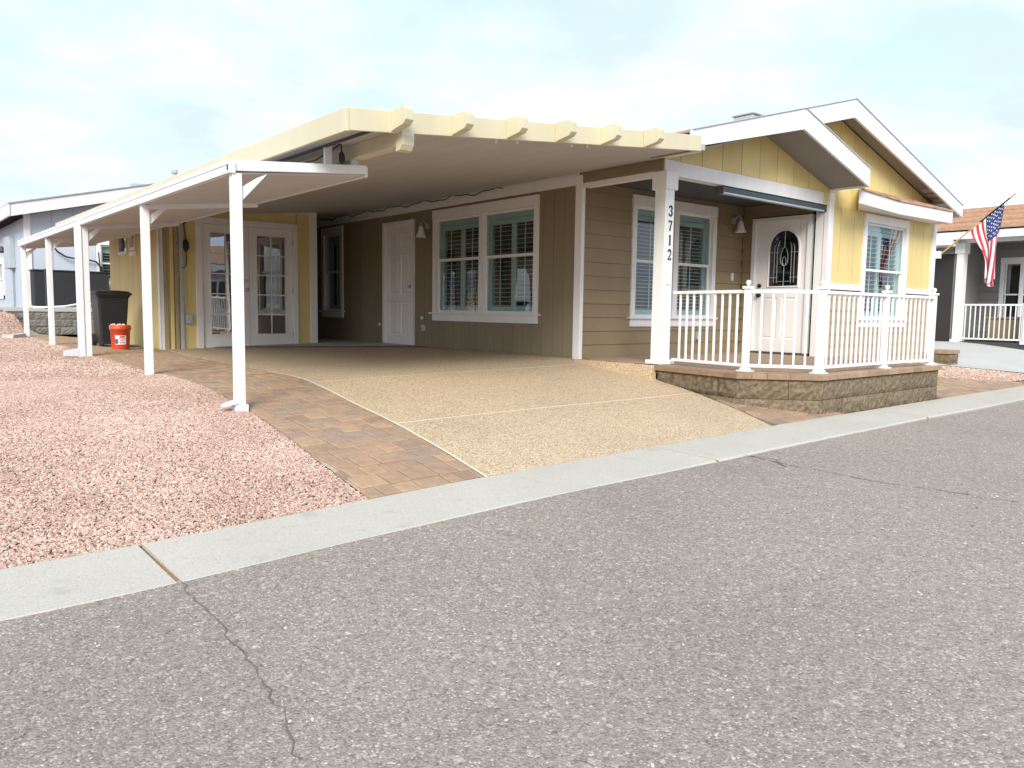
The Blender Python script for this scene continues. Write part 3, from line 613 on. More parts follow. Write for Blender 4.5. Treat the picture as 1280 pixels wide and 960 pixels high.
for (xa, za, xb2, zb2, y_) in ((10.6, roofz(10.6), XR, roofz(XR), YM), (8.6, roofz(8.6), 10.6, roofz(10.6), YM), (XL, roofz(XL), 8.91, roofz(8.91), YP), (8.91, pz(8.91), 10.62, pz(10.62), YP)):
    m = MB(); m.loft([(xa, y_ - .012, za + .002), (xb2, y_ - .012, zb2 + .002), (xb2, y_ - .012, zb2 + .014), (xa, y_ - .012, za + .014)], [(xa, y_ + .045, za + .002), (xb2, y_ + .045, zb2 + .002), (xb2, y_ + .045, zb2 + .014), (xa, y_ + .045, za + .014)]); m.build('drip_edge', galv, house)
m = MB(); m.box(XR - .03, XR, YM + .036, 24, roofz(XR) - .19, roofz(XR) - .005); m.build('eave_fascia', fascia, house)
m = MB(); m.box(10.592, 10.62, YP + .036, 5.75, pz(10.62) - .235, pz(10.62) - .005); m.build('eave_fascia', fascia, house)
m = MB(); m.box(XL, XL + .03, YP + .036, 24, roofz(XL) - .17, roofz(XL) - .005); m.build('eave_fascia', fascia, house)
# shingles: stepped courses, joined row by row; their butts show along the rakes
def courses(x0, z0, x1, z1, ya, yb_, over=.02):
    """courses laid from the eave (x0, z0) up to the ridge (x1, z1)"""
    n = max(2, int(abs(x1 - x0) / .14)); m = MB()
    for i in range(n):
        a, b = i / n, min(1, (i + 1.25) / n); xa, xb_ = x0 + (x1 - x0) * a, x0 + (x1 - x0) * b; za, zb = z0 + (z1 - z0) * a, z0 + (z1 - z0) * b
        y = ya - random.uniform(.0, .006); ta, tb = .012, .002; j = random.uniform(0, .003)
        m.loft([(xa, y, za - .008), (xb_, y, zb - .008), (xb_, y, zb + tb), (xa, y, za + ta + j)], [(xa, yb_, za - .008), (xb_, yb_, zb - .008), (xb_, yb_, zb + tb), (xa, yb_, za + ta + j)])
    return m
# butt the courses on decks
stuff(courses(XR + .02, roofz(XR + .02), 10.6, roofz(10.6), YM + .04, 24).build('shingles', shingle, house)); stuff(courses(XL - .02, roofz(XL - .02), 10.6, roofz(10.6), YM + .04, 24).build('shingles', shingle, house))
stuff(courses(XL - .02, roofz(XL - .02), 8.91, roofz(8.91), YP + .04, YM - .03).build('shingles', shingle, house)); stuff(courses(10.65, pz(10.65), 8.91, pz(8.91), YP + .04, 6.6).build('shingles', shingle, house))
m = MB(); m.box(9.3, 9.74, 6.2, 6.5, 2.5, 2.675); m.box(9.28, 9.76, 6.18, 6.52, 2.677, 2.705); m.build('roof_vent', galv, house, bevel=.01)
# the small roof over the front window
pent = D.objects.new('window_roof', None); pent.parent = house; COL.objects.link(pent)
PA, PBm, PC = (10.66, 5.33), (12.15, 5.47), (13.9, 5.40)
m = MB(); m.loft([(10.66, 5.345, 1.55), (10.68, 5.345, 1.55), (10.68, 5.345, 1.735), (10.66, 5.345, 1.735)], [(11.44, 5.757, 1.55), (11.46, 5.757, 1.55), (11.46, 5.757, 1.88), (11.44, 5.757, 1.88)]); m.build('end_panel', white, pent)
for (a, b) in ((PA, PBm), (PBm, PC)):
    m = MB(); m.loft([(a[0] + .001, a[1], 1.545), (a[0] + .001, a[1] + .03, 1.545), (a[0] + .001, a[1] + .03, 1.73), (a[0] + .001, a[1], 1.73)], [(b[0] - .001, b[1], 1.545), (b[0] - .001, b[1] + .03, 1.545), (b[0] - .001, b[1] + .03, 1.73), (b[0] - .001, b[1], 1.73)]); m.build('fascia', fascia, pent)
    nrow = 4
    for r in range(nrow):
        t0, t1 = r / nrow, min(1, (r + 1.2) / nrow); n = max(3, int((b[0] - a[0]) / .24))
        for i in range(n):
            s0, s1 = (i + .01) / n, (i + .99) / n; off = .5 / n if r % 2 else 0
            def q(s_, t): 
                s_ = min(1, max(0, s_ + off)); x = a[0] + (b[0] - a[0]) * s_; y = a[1] + (b[1] - a[1]) * s_ - .02; x = max(x, 10.67 + .80 * t); return Vector((x, y + (5.765 - y) * t, 1.735 + .15 * t))
            j = random.uniform(0, .004); up_ = Vector((0, 0, .018 + j)); u3 = Vector((0, 0, .004)); dn = Vector((0, 0, -.006))
            if (q(s1, 0) - q(s0, 0)).length < .03: continue
            m = MB(); m.loft([q(s0, t0) + dn, q(s1, t0) + dn, q(s1, t1) + dn, q(s0, t1) + dn], [q(s0, t0) + up_, q(s1, t0) + up_, q(s1, t1) + u3, q(s0, t1) + u3]); m.build('shingle', shingle, pent)
m = MB(); m.add([(PA[0], PA[1] + .03, 1.57), (PBm[0], PBm[1] + .03, 1.57), (PC[0], PC[1] + .03, 1.57), (PC[0], 5.757, 1.57), (11.46, 5.757, 1.57), (PA[0], PA[1] + .03, 1.585), (PBm[0], PBm[1] + .03, 1.585), (PC[0], PC[1] + .03, 1.585), (PC[0], 5.757, 1.585), (11.46, 5.757, 1.585)],
      [(0, 1, 2, 3, 4), (5, 6, 7, 8, 9), (0, 1, 6, 5), (1, 2, 7, 6), (2, 3, 8, 7), (3, 4, 9, 8), (4, 0, 5, 9)]); m.build('soffit', white, pent)
m = MB(); m.loft([(PC[0], PC[1], 1.548), (PC[0], 5.757, 1.548), (PC[0], 5.757, 1.87), (PC[0], PC[1], 1.73)], [(PC[0] + .03, PC[1], 1.548), (PC[0] + .03, 5.757, 1.548), (PC[0] + .03, 5.757, 1.87), (PC[0] + .03, PC[1], 1.73)]); m.build('fascia', fascia, pent)
# outlets and hose tap on the walls
def plate(f, u, v, w, h, d, name, mat, root):
    m = MB(); f.box(m, u - w / 2, u + w / 2, v - h / 2, v + h / 2, 0, d); return m.build(name, mat, root, bevel=.004)
plate(PORCH, 9.54, -.32, .09, .12, .05, 'outlet_cover', galv, house); plate(PORCH, 10.35, .575, .045, .12, .03, 'door_chime', white, house)
plate(SIDE, 10.62, -.29, .10, .10, .03, 'outlet_cover', galv, house); plate(SIDE, 10.68, -.13, .06, .05, .02, 'outlet_cover', white, house); plate(SIDE, 12.03, -.26, .05, .05, .02, 'outlet_cover', white, house)
plate(F((0, 5.752, 0), (1, 0, 0), (0, -1, 0)), 7.09, .42, .075, .19, .012, 'outlet_cover', white, house)
# string of cable along the eave
m = MB(); m.tube([(6.95, 8.6 + t, 1.70 + .02 * math.sin(t * 7) + .012 * math.sin(t * 17)) for t in (k * .08 for k in range(72))], .007, 5)
tag(m.build('cable', rubber), 'thin dark cable looped along the white trim above the carport windows', 'cable')
# lamps
def wall_lamp(f, u, v, label):
    t = thing('wall_lamp', f.p(u, v, 0), label, 'wall lamp', 'bell shaped wall lamps')
    m = MB(); m.tube([f.p(u, v + .12, 0), f.p(u, v + .12, .02)], .05, 12); m.build('back_plate', galv, t, smooth=False)
    m = MB(); m.tube([f.p(u, v + .12, .02), f.p(u, v + .17, .05), f.p(u, v + .2, .1), f.p(u, v + .16, .13), f.p(u, v + .11, .135)], .012, 8); m.build('arm', galv, t, smooth=True)
    c = f.p(u, v, .135); m = MB(); m.lathe(c, [(.02, .115), (.032, .10), (.045, .05), (.06, .0), (.082, -.05), (.088, -.06), (.08, -.055), (.05, .0), (.02, .08)], 14); m.build('lamp_shade', white, t, smooth=True); return t
wall_lamp(SIDE, 10.52, 1.20, 'small bell shaped wall lamp between the side door and the carport window'); wall_lamp(PORCH, 10.35, 1.30, 'small bell shaped wall lamp beside the front door on the porch')
# roller shade hanging inside the porch beam
t = thing('roller_shade', (9.3, 5.83, 1.5), 'rolled up dark sun shade in a grey case under the porch beam', 'sun shade')
m = MB(); m.loft([(8.12, 5.775, 1.488), (8.12, 5.775, 1.54), (8.12, 5.80, 1.553), (8.12, 5.88, 1.553), (8.12, 5.88, 1.488)], [(10.55, 5.775, 1.488), (10.55, 5.775, 1.54), (10.55, 5.80, 1.553), (10.55, 5.88, 1.553), (10.55, 5.88, 1.488)]); m.build('case', paint('slate_fabric', (.055, .085, .105), .6, .1), t, bevel=.004)
m = MB(); m.loft([(8.13, 5.785, 1.462), (8.13, 5.85, 1.462), (8.13, 5.85, 1.486), (8.13, 5.785, 1.486)], [(10.54, 5.785, 1.462), (10.54, 5.85, 1.462), (10.54, 5.85, 1.486), (10.54, 5.785, 1.486)]); m.build('hem_bar', galv, t)
for x in (8.11, 10.552):
    m = MB(); m.box(x, x + .008, 5.77, 5.89, 1.455, 1.553); m.build('end_bracket', darkgrey, t)
# ================================================================ porch platform
mortar = paint('mortar', (.38, .30, .19), .95, .1, 8)
porch = thing('porch_platform', (8.5, 5, -1.0), 'raised brown block porch platform with brick cap in front of the entry', 'porch')
PP = [(6.87, 5.72), (6.69, 4.52), (7.24, 3.91), (10.17, 3.945), (10.17, 5.72)]
fl = [(6.92, 7.12), (6.92, 5.7)] + [(6.75, 4.55), (7.27, 3.98), (10.1, 4.01), (10.1, 5.73), (10.6, 5.73), (10.6, 7.13)]
m = MB(); m.loft([(x, y, FL - .10) for x, y in fl], [(x, y, FL - .012) for x, y in fl]); m.build('floor_bed', dirtm, porch)
def inside(x, y, P):
    r = False
    for (a, b), (c, d) in zip(P, P[1:] + P[:1]):
        if (b > y) != (d > y) and x < a + (c - a) * (y - b) / (d - b): r = not r
    return r
m = MB(); y = 4.1
while y < 7.1:
    x = 6.93 + random.uniform(-.1, 0)
    while x < 10.6:
        w = random.choice((.15, .21, .28))
        if inside(x + .02, y + .05, fl) and inside(x + w - .02, y + .05, fl) and inside(x + w / 2, y + .13, fl): paver(m, x, x + w, y, y + .15, (const(6.9), const(10.6)), lambda a, b: FL - .004)
        x += w
    y += .15
stuff(m.build('floor_paver', pstone, porch))
def block(a, b, z0, z1, n, face, mat, name, root, amp=.024, depth=.16):
    """split-face block: a rough front on a sawn body; a-b along the face, n outwards"""
    a, b, n = Vector((*a, 0)), Vector((*b, 0)), Vector((*n, 0)); nx = max(3, int((b - a).length / .042)); nz = 5; m = MB(); vs = []
    for k in range(nz + 1):
        for i in range(nx + 1):
            e = i in (0, nx) or k in (0, nz); p = a.lerp(b, i / nx) + n * ((0 if e else random.uniform(.25, 1) * amp) ); vs.append(p + Vector((0, 0, z0 + (z1 - z0) * k / nz)) + (Vector() if e else Vector((random.uniform(-.008, .008), 0, random.uniform(-.01, .01)))))
    g = lambda i, k: k * (nx + 1) + i
    fs = [(g(i, k), g(i + 1, k), g(i + 1, k + 1), g(i, k + 1)) for k in range(nz) for i in range(nx)]
    o = len(vs); vs += [p + Vector((0, 0, z)) - n * depth for z in (z0, z1) for p in (a, b)]
    fs += [tuple(g(i, nz) for i in range(nx + 1)) + (o + 3, o + 2), tuple(g(i, 0) for i in range(nx, -1, -1)) + (o, o + 1), tuple(g(0, k) for k in range(nz, -1, -1)) + (o, o + 2)[::1], tuple(g(nx, k) for k in range(nz + 1)) + (o + 3, o + 1), (o, o + 2, o + 3, o + 1)]
    m.add(vs, fs); return m.build(name, mat, root)
for si, (A_, B_) in enumerate(zip(PP, PP[1:])):
    A2, B2 = Vector(A_), Vector(B_); L_ = (B2 - A2).length; d = (B2 - A2) / L_; n_ = Vector((d.y, -d.x))
    if n_.dot(Vector((8.4, 5)) - A2) > 0: n_ = -n_
    # blocks
    for r, (z0, z1) in enumerate(((-.838, -.642), (-1.04, -.843), (-1.24, -1.045))):
        s = 0; first = True; start = .036 if si == 3 else .012
        lens = .92; pos = start; off = .5 if (r + si) % 2 else 0; L_e = L_ - (.036 if si == 2 else .012)
        cutp = [start] + [start + off + lens * (i + (0 if off else 1)) for i in range(20) if start + off + lens * (i + (0 if off else 1)) < L_e - .12] + [L_e]
        for p, q in zip(cutp, cutp[1:]):
            if q - p < .05: continue
            a = A2 + d * (p + .003) - n_ * .035; b = A2 + d * (q - .003) - n_ * .035; block(a, b, z0, z1, n_, None, splitf, 'wall_block', porch)
    m = MB(); a = A2 - n_ * .06 + d * .05; b = B2 - n_ * .06 - d * .05; m.loft([(a.x, a.y, -1.2), (b.x, b.y, -1.2), (b.x, b.y, -.645), (a.x, a.y, -.645)], [(a.x - n_.x * .08, a.y - n_.y * .08, -1.2), (b.x - n_.x * .08, b.y - n_.y * .08, -1.2), (b.x - n_.x * .08, b.y - n_.y * .08, -.645), (a.x - n_.x * .08, a.y - n_.y * .08, -.645)]); m.build('mortar_bed', mortar, porch)
    # caps
    pos = 0
    while pos < L_ - .02:
        w = min(random.choice((.15, .20, .22, .30)), L_ - pos)
        if L_ - pos - w < .08: w = L_ - pos
        a = A2 + d * (pos + .002); b = A2 + d * (pos + w - .002); j = random.uniform(-.002, .002); m = MB(); i1 = a - n_ * .22; i2 = b - n_ * .22; ch = .006
        m.rings([[(a.x, a.y, -.64), (b.x, b.y, -.64), (i2.x, i2.y, -.64), (i1.x, i1.y, -.64)], [(a.x, a.y, FL - ch + j), (b.x, b.y, FL - ch + j), (i2.x, i2.y, FL - ch + j), (i1.x, i1.y, FL - ch + j)],
                 [(p.x, p.y, FL + j) for p in (a - n_ * ch + d * ch * .4, b - n_ * ch - d * ch * .4, i2, i1)]]); m.build('cap_brick', capst, porch); pos += w
# ---- railing
rail = thing('porch_railing', (7.0, 4.65, FL), 'white metal balustrade with ball topped posts around the porch', 'railing')
RP = [(7.12, 5.70), (7.00, 4.63), (7.42, 4.05), (8.88, 4.08), (10.03, 4.04)]
RT, RB = .235, -.525
for i, (x, y) in enumerate(RP[1:]):
    m = MB(); hs = .029 if i != 1 else .034; m.box(x - hs, x + hs, y - hs, y + hs, FL, .275)
    for (h2, z0, z1) in ((hs + .014, .262, .288), (.068, FL, FL + .012), (hs + .012, FL + .012, FL + .035)): m.box(x - h2, x + h2, y - h2, y + h2, z0, z1)
    p_ = m.build('post', awhite, rail, bevel=.003)
    m = MB(); m.lathe((x, y, .285), [(.018, 0), (.011, .010), (.014, .016), (.023, .026), (.0265, .04), (.023, .055), (.012, .064), (.004, .067)], 12); m.build('ball_finial', awhite, p_, smooth=True)
for (a, b) in zip(RP, RP[1:]):
    a, b = Vector((*a, 0)), Vector((*b, 0)); d = (b - a).normalized(); n_ = Vector((-d.y, d.x, 0)); a2 = a + d * .03; b2 = b - d * .03; Lb = (b2 - a2).length
    for (z, hh, ww) in ((RT, .017, .022), (RB, .016, .018)):
        m = MB(); m.loft([a2 + n_ * s_ * ww + Vector((0, 0, z + q * hh)) for s_, q in ((-1, -1), (1, -1), (1, 1), (-1, 1))], [b2 + n_ * s_ * ww + Vector((0, 0, z + q * hh)) for s_, q in ((-1, -1), (1, -1), (1, 1), (-1, 1))]); m.build('handrail' if z > 0 else 'bottom_rail', awhite, rail, bevel=.003)
    k = round(Lb / .105); first = None
    for i in range(1, k):
        p = a2 + (b2 - a2) * (i / k)
        if first is None:
            m = MB(); r = .0095; m.loft([p + d * s_ * r + n_ * q * r + Vector((0, 0, RB + .015)) for s_, q in ((-1, -1), (1, -1), (1, 1), (-1, 1))], [p + d * s_ * r + n_ * q * r + Vector((0, 0, RT - .016)) for s_, q in ((-1, -1), (1, -1), (1, 1), (-1, 1))]); first = m.build('baluster', awhite, rail); p0 = p
        else: again(first, p.x - p0.x, p.y - p0.y, 0)
# ================================================================ carport
car = thing('carport_roof', (5, 5.2, 1.3), 'cream flat carport roof with fascia and rafter tails fixed to the brown house wall', 'carport')
cz = lambda x: 1.275 + .1 * (x - 2.75)                    # underside
ct = lambda x: 1.432 + .103 * (x - 2.75)                  # top of the fascia
X0, X1, Y0, Y1 = 2.75, 6.93, 5.15, 15.9  # far end lengthened over the alcove, unseen, to keep sky light out
m = MB()
k = 0
while X0 + .02 + k * .3 < X1:
    a = X0 + .02 + k * .3; b = min(a + .296, X1); k += 1
    mm = MB(); mm.loft([(a, Y0 + .03, cz(a) + .025), (b, Y0 + .03, cz(b) + .025), (b, Y0 + .03, cz(b) + .09), (a, Y0 + .03, cz(a) + .09)], [(a, Y1, cz(a) + .025), (b, Y1, cz(b) + .025), (b, Y1, cz(b) + .09), (a, Y1, cz(a) + .09)]); mm.build('roof_pan', soffit, car)
def cfas(pts, name): m = MB(); m.loft(*pts); return m.build(name, cream, car, bevel=.004)
cfas(([(X0, Y0, cz(X0) - .002), (X1 - .1, Y0, cz(X1 - .1) + .01), (X1 - .1, Y0, ct(X1 - .1)), (X0, Y0, ct(X0))], [(X0, Y0 + .03, cz(X0) - .002), (X1 - .1, Y0 + .03, cz(X1 - .1) + .01), (X1 - .1, Y0 + .03, ct(X1 - .1)), (X0, Y0 + .03, ct(X0))]), 'front_fascia')
cfas(([(X0 - .03, Y0 - .004, cz(X0) - .01), (X0 - .001, Y0 - .004, cz(X0) - .01), (X0 - .001, Y0 - .004, ct(X0)), (X0 - .03, Y0 - .004, ct(X0))], [(X0 - .03, Y1, cz(X0) - .01), (X0 - .001, Y1, cz(X0) - .01), (X0 - .001, Y1, ct(X0)), (X0 - .03, Y1, ct(X0))]), 'side_fascia')
for x in (3.13, 3.68, 4.235, 4.79, 5.36, 5.95):
    a, b = x - .035, x + .035; zb, zt = cz(x) + .012, ct(x) + .002; ys, ye = Y0 - .002, Y0 - .20
    pr_ = [(ys, zb - .005), (ys, zt + .006), (ye + .02, zt), (ye, zt - .025), (ye, zb + .05), (ye + .035, zb + .02)]
    m = MB(); m.loft([(a, y, z) for y, z in pr_], [(b, y, z) for y, z in pr_]); m.build('rafter_tail', cream, car, bevel=.003)
m = MB(); m.box(3.175, 3.275, Y0 + .06, Y1, cz(3.2) - .09, cz(3.2) + .025); 
beam = m.build('main_beam', cream, car, bevel=.006)
m = MB()
pr_ = [(5.21, 1.19), (5.21, cz(3.2) + .02), (5.13, cz(3.2) + .01), (5.12, cz(3.2) - .015), (5.125, 1.235), (5.15, 1.198)]
m.loft([(3.172, y, z) for y, z in pr_], [(3.278, y, z) for y, z in pr_]); m.build('beam_end_cap', cream, beam)
m = MB()
for x, dx in ((4.13, 0), (4.36, 0), (5.0, 0), (5.2, 0)): m.tube([(x, Y0 + .05, cz(x) + .03), (x, Y0 + .05, cz(x) - .02)], .009, 6)
m.build('roof_bolt', white, car)
m = MB(); m.box(X0 + .2, X0 + .216, Y0 + .04, 9, cz(X0 + .2) + .004, cz(X0 + .2) + .024); m.build('seam_strip', darkgrey, car)
# ================================================================ side awning on posts
awn = thing('side_awning', (2.2, 5.9, -.8), 'low white patio awning on slim white posts along the gravel edge', 'awning')
ax0, ax1 = 2.2, 3.31; az = lambda x: 1.0 + .105 * (x - ax0)     # underside
ya0, ya1 = 5.9, 15.95
pan = paint('awning_pan', (.62, .60, .60), .5, .04)
y = ya0 + .05; pan0 = None
while y < ya1 - .12:
    if pan0 is None:
        m = MB(); m.loft([(ax0 + .005, y, az(ax0)), (ax0 + .005, y + .105, az(ax0)), (ax0 + .005, y + .105, az(ax0) + .012), (ax0 + .005, y, az(ax0) + .012)], [(ax1 - .005, y, az(ax1)), (ax1 - .005, y + .105, az(ax1)), (ax1 - .005, y + .105, az(ax1) + .012), (ax1 - .005, y, az(ax1) + .012)]); pan0 = m.build('pan', pan, awn); yp = y
    else: again(pan0, 0, y - yp, 0)
    y += .122
m = MB(); m.loft([(ax0, ya0 + .04, az(ax0) + .035), (ax1, ya0 + .04, az(ax1) + .035), (ax1, ya0 + .04, az(ax1) + .05), (ax0, ya0 + .04, az(ax0) + .05)], [(ax0, ya1, az(ax0) + .035), (ax1, ya1, az(ax1) + .035), (ax1, ya1, az(ax1) + .05), (ax0, ya1, az(ax0) + .05)]); m.build('roof_panel', pan, awn)
m = MB(); m.box(ax0 - .05, ax0 - .001, ya0 - .02, ya1, .995, 1.085); m.box(ax0 - .056, ax0 - .05, ya0 - .02, ya1, 1.055, 1.09); m.build('gutter', awhite, awn, bevel=.004)
m = MB(); m.loft([(ax0 - .05, ya0, 1.012), (ax1, ya0, 1.125), (ax1, ya0, 1.195), (ax0 - .05, ya0, 1.09)], [(ax0 - .05, ya0 + .035, 1.012), (ax1, ya0 + .035, 1.125), (ax1, ya0 + .035, 1.195), (ax0 - .05, ya0 + .035, 1.09)]); m.build('end_channel', awhite, awn, bevel=.003)
m = MB(); m.box(ax1 - .001, ax1 + .03, ya0 + .036, ya1, az(ax1) - .01, az(ax1) + .07); m.build('inner_channel', awhite, awn)
PY = [5.93, 8.38, 11.1, 13.55, 15.88]
for i, y in enumerate(PY):
    x = 2.215; g = ground(x, y) - .03; hs = .037
    m = MB(); m.box(x - hs, x + hs, y - hs, y + hs, g, 1.0); p_ = m.build('post', awhite, awn, bevel=.006)
    if i:
        m = MB(); m.loft([(x + hs, y - .02, az(x) - .045), (ax1 + .05, y - .02, az(ax1) - .035), (ax1 + .05, y - .02, az(ax1) + .03), (x + hs, y - .02, az(x) + .01)], [(x + hs, y + .02, az(x) - .045), (ax1 + .05, y + .02, az(ax1) - .035), (ax1 + .05, y + .02, az(ax1) + .03), (x + hs, y + .02, az(x) + .01)]); m.build('cross_arm', awhite, awn)
    m = MB(); m.loft([(x + hs, y - .018, .80), (x + hs, y - .018, .90), (x + .17, y - .018, az(x + .17) - .03), (x + .24, y - .018, az(x + .24) - .005)], [(x + hs, y + .018, .80), (x + hs, y + .018, .90), (x + .17, y + .018, az(x + .17) - .03), (x + .24, y + .018, az(x + .24) - .005)]); m.build('corner_brace', awhite, awn)
    if i in (2,):
        m = MB(); m.box(x - .11, x - .04, y - .05, y + .05, g + .02, 1.02); m.build('downspout', awhite, awn, bevel=.008)
        m = MB(); m.loft([(x - .11, y - .05, g + .03), (x - .11, y + .05, g + .03), (x - .11, y + .05, g + .13), (x - .11, y - .05, g + .13)], [(x - .28, y - .07, g + .04), (x - .28, y + .03, g + .04), (x - .28, y + .03, g + .10), (x - .28, y - .07, g + .10)]); m.build('downspout_elbow', awhite, awn)
    if i == 0:
        m = MB(); m.box(x - .05, x + .05, y - .05, y + .05, g, g + .07); m.loft([(x - .14, y + .02, g + .06), (x - .14, y - .05, g + .06), (x - .14, y - .05, g + .075), (x - .14, y + .02, g + .075)], [(x - .04, y + .04, g + .08), (x - .04, y - .06, g + .08), (x - .04, y - .06, g + .10), (x - .04, y + .04, g + .10)]); m.build('post_foot', awhite, p_)
# hangers from the carport
for (x, w) in ((2.985, .03), (3.225, .028)):
    m = MB(); m.box(x - w, x + w, ya0 + .04, ya0 + .075, az(x) + .03, cz(x) + .02 if x < 3 else cz(3.2) - .09); m.build('hanger', awhite, awn)
t = MB(); t.tube([(3.06, 5.88, 1.36), (3.062, 5.87, 1.30), (3.065, 5.875, 1.26)], .006, 5); t.tube([(3.065, 5.875, 1.27), (3.068, 5.875, 1.24), (3.07, 5.875, 1.19), (3.07, 5.875, 1.175)], [.012, .026, .026, .012], 8)
t.tube([(3.06, 5.88, 1.33), (2.95, 6.1, 1.22), (2.8, 6.5, 1.18), (2.65, 7.0, 1.17)], .006, 5)
tag(t.build('cable', rubber), 'black cable with a plug hanging under the corner of the cream carport roof', 'cable')
# ================================================================ yellow room at the back of the carport
shed = thing('garden_room', (3.53, 12.6, -.68), 'yellow add-on room with white double French doors behind the carport', 'outbuilding')
SF = F((0, 12.6, 0), (1, 0, 0), (0, -1, 0)); SL = F((3.53, 0, 0), (0, 1, 0), (-1, 0, 0)); SR = F((6.06, 0, 0), (0, 1, 0), (1, 0, 0))
sb = -.70
boards(SF, shed, yellow, 3.62, 6.0, sb, 1.62, [(4.06, 5.73, -2, 1.39)], .30, True, 'siding_board', gap=.004, thick=.04)
boards(SL, shed, yellow, 12.62, 15.7, sb, 1.5, [(14.46, 14.98, .92, 1.24), (13.92, 14.25, .95, 1.2)], .30, True, 'siding_board', gap=.006, thick=.04)
m = MB(); SR.box(m, 12.6, 16, sb, 1.7, -.04, 0); m.build('right_wall', yellow, shed)
m = MB(); m.box(3.6, 6.96, 15.7, 15.74, sb, 1.65); m.build('back_wall_light_stop', yellow, shed)  # runs on past the room, unseen, to block light leaking into the alcove
m = MB(); m.box(3.9, 5.9, 14.0, 14.05, sb, 1.5); m.box(3.6, 6.0, 12.66, 15.7, sb - .02, sb + .02); m.build('interior', dark, shed)
m = MB(); m.loft([(3.45, 12.7, 1.40), (6.1, 12.7, 1.62), (6.1, 12.7, 1.70), (3.45, 12.7, 1.46)], [(3.45, 16, 1.40), (6.1, 16, 1.62), (6.1, 16, 1.70), (3.45, 16, 1.46)]); m.build('roof', soffit, shed)
m = MB(); SF.box(m, 5.96, 6.085, sb + .02, 1.66, -.05, .03); m.build('corner_board', white, shed, bevel=.004)
m = MB(); SF.poly(m, [(4.0, 1.50), (6.08, 1.60), (6.08, 1.70), (4.0, 1.58)], -.02, .025); m.build('frieze_board', white, shed)
m = MB(); SF.box(m, 3.50, 3.565, sb, 1.42, -.05, .03); SL.box(m, 12.57, 12.66, sb, 1.38, 0, .028); m.build('corner_board', white, shed, bevel=.004)
tanstrip = paint('tan_trim', (.36, .29, .17), .6, .06, streak=.2)
for i, (u, w, mt) in enumerate(((3.60, .06, tanstrip), (3.685, .05, yellow), (3.755, .05, tanstrip), (3.83, .055, galv))):
    m = MB(); SF.box(m, u - w / 2, u + w / 2, sb, 1.42, 0, .035); m.build('batten', mt, shed, bevel=.006)
plate(SF, 3.925, -.19, .10, .14, .06, 'outlet_cover', galv, shed)
m = MB(); SF.box(m, 4.05, 4.15, sb + .01, 1.30, -.04, .03); SF.box(m, 5.655, 5.735, sb + .01, 1.30, -.04, .03); SF.box(m, 4.05, 5.735, 1.302, 1.40, -.04, .032); m.build('door_frame', white, shed, bevel=.004)
m = MB(); SF.box(m, 4.15, 5.655, sb, sb + .035, -.05, .05); m.build('threshold', darkgrey, shed)
for (a, b) in ((4.155, 4.900), (4.906, 5.650)):
    g0, g1, h0, h1 = a + .13, b - .13, sb + .27, 1.17; m = MB()
    for q in cut([(a, b, sb + .038, 1.298)], (g0, g1, h0, h1)): SF.box(m, *q, -.045, -.004)
    d_ = m.build('french_door', doorw, shed)
    m = MB(); 
    SF.box(m, g0 - .025, g0, h0 - .025, h1 + .025, -.004, .006); SF.box(m, g1, g1 + .025, h0 - .025, h1 + .025, -.004, .006); SF.box(m, g0, g1, h0 - .025, h0, -.004, .006); SF.box(m, g0, g1, h1, h1 + .025, -.004, .006); m.build('glazing_bead', white, d_)
    for i in range(2):
        for j in range(5):
            u0_, u1_ = g0 + (g1 - g0) * i / 2, g0 + (g1 - g0) * (i + 1) / 2; v0_, v1_ = h0 + (h1 - h0) * j / 5, h0 + (h1 - h0) * (j + 1) / 5
            m = MB(); SF.box(m, u0_, u1_, v0_, v1_, -.03, -.022); m.build('pane', doorglass, d_)
    m = MB(); um = (g0 + g1) / 2; SF.box(m, um - .009, um + .009, h0, h1, -.021, -.008)
    for j in range(1, 5): v = h0 + (h1 - h0) * j / 5; SF.box(m, g0, g1, v - .009, v + .009, -.021, -.009)
    m.build('muntin', white, d_)
    if a < 4.5:
        knob(SF, b - .05, .29, -.004, d_, steel, .028); m = MB(); m.tube([SF.p(b - .05, .43, -.004), SF.p(b - .05, .43, .02)], .028, 12); m.build('deadbolt', steel, d_)
for v in (-.45, .3, 1.1):
    m = MB(); SF.box(m, 5.645, 5.662, v - .05, v + .05, -.004, .012); m.build('hinge', steel, shed)
def small_window(f, root, u0, u1, v0, v1, glass, slats, name='window'):
    m = MB(); c_ = .045
    for q in ((u0, u0 + c_, v0, v1), (u1 - c_, u1, v0, v1), (u0 + c_, u1 - c_, v0, v0 + c_), (u0 + c_, u1 - c_, v1 - c_, v1)): f.box(m, *q, -.03, .02)
    w = m.build(name, white, root); m = MB(); f.box(m, u0 + c_, u1 - c_, v0 + c_, v1 - c_, -.035, -.028); m.build('pane', glass, w)
    if slats:
        m = MB(); n = 7
        for i in range(n): v = v0 + c_ + (v1 - v0 - 2 * c_) * (i + .2) / n; f.box(m, u0 + c_, u1 - c_, v, v + .016, -.026, -.004)
        m.build('slat', white, w)
    return w
small_window(SL, shed, 14.44, 15.0, .88, 1.28, tealglass, False); small_window(SL, shed, 13.9, 14.27, .92, 1.23, tealglass, True)
m = MB(); SL.box(m, 13.88, 14.3, .83, .90, 0, .02); m.build('window_apron', white, shed)
m = MB(); SL.box(m, 12.7, 15.7, 1.365, 1.43, 0, .05); m.build('eave_trim', yellow, shed)
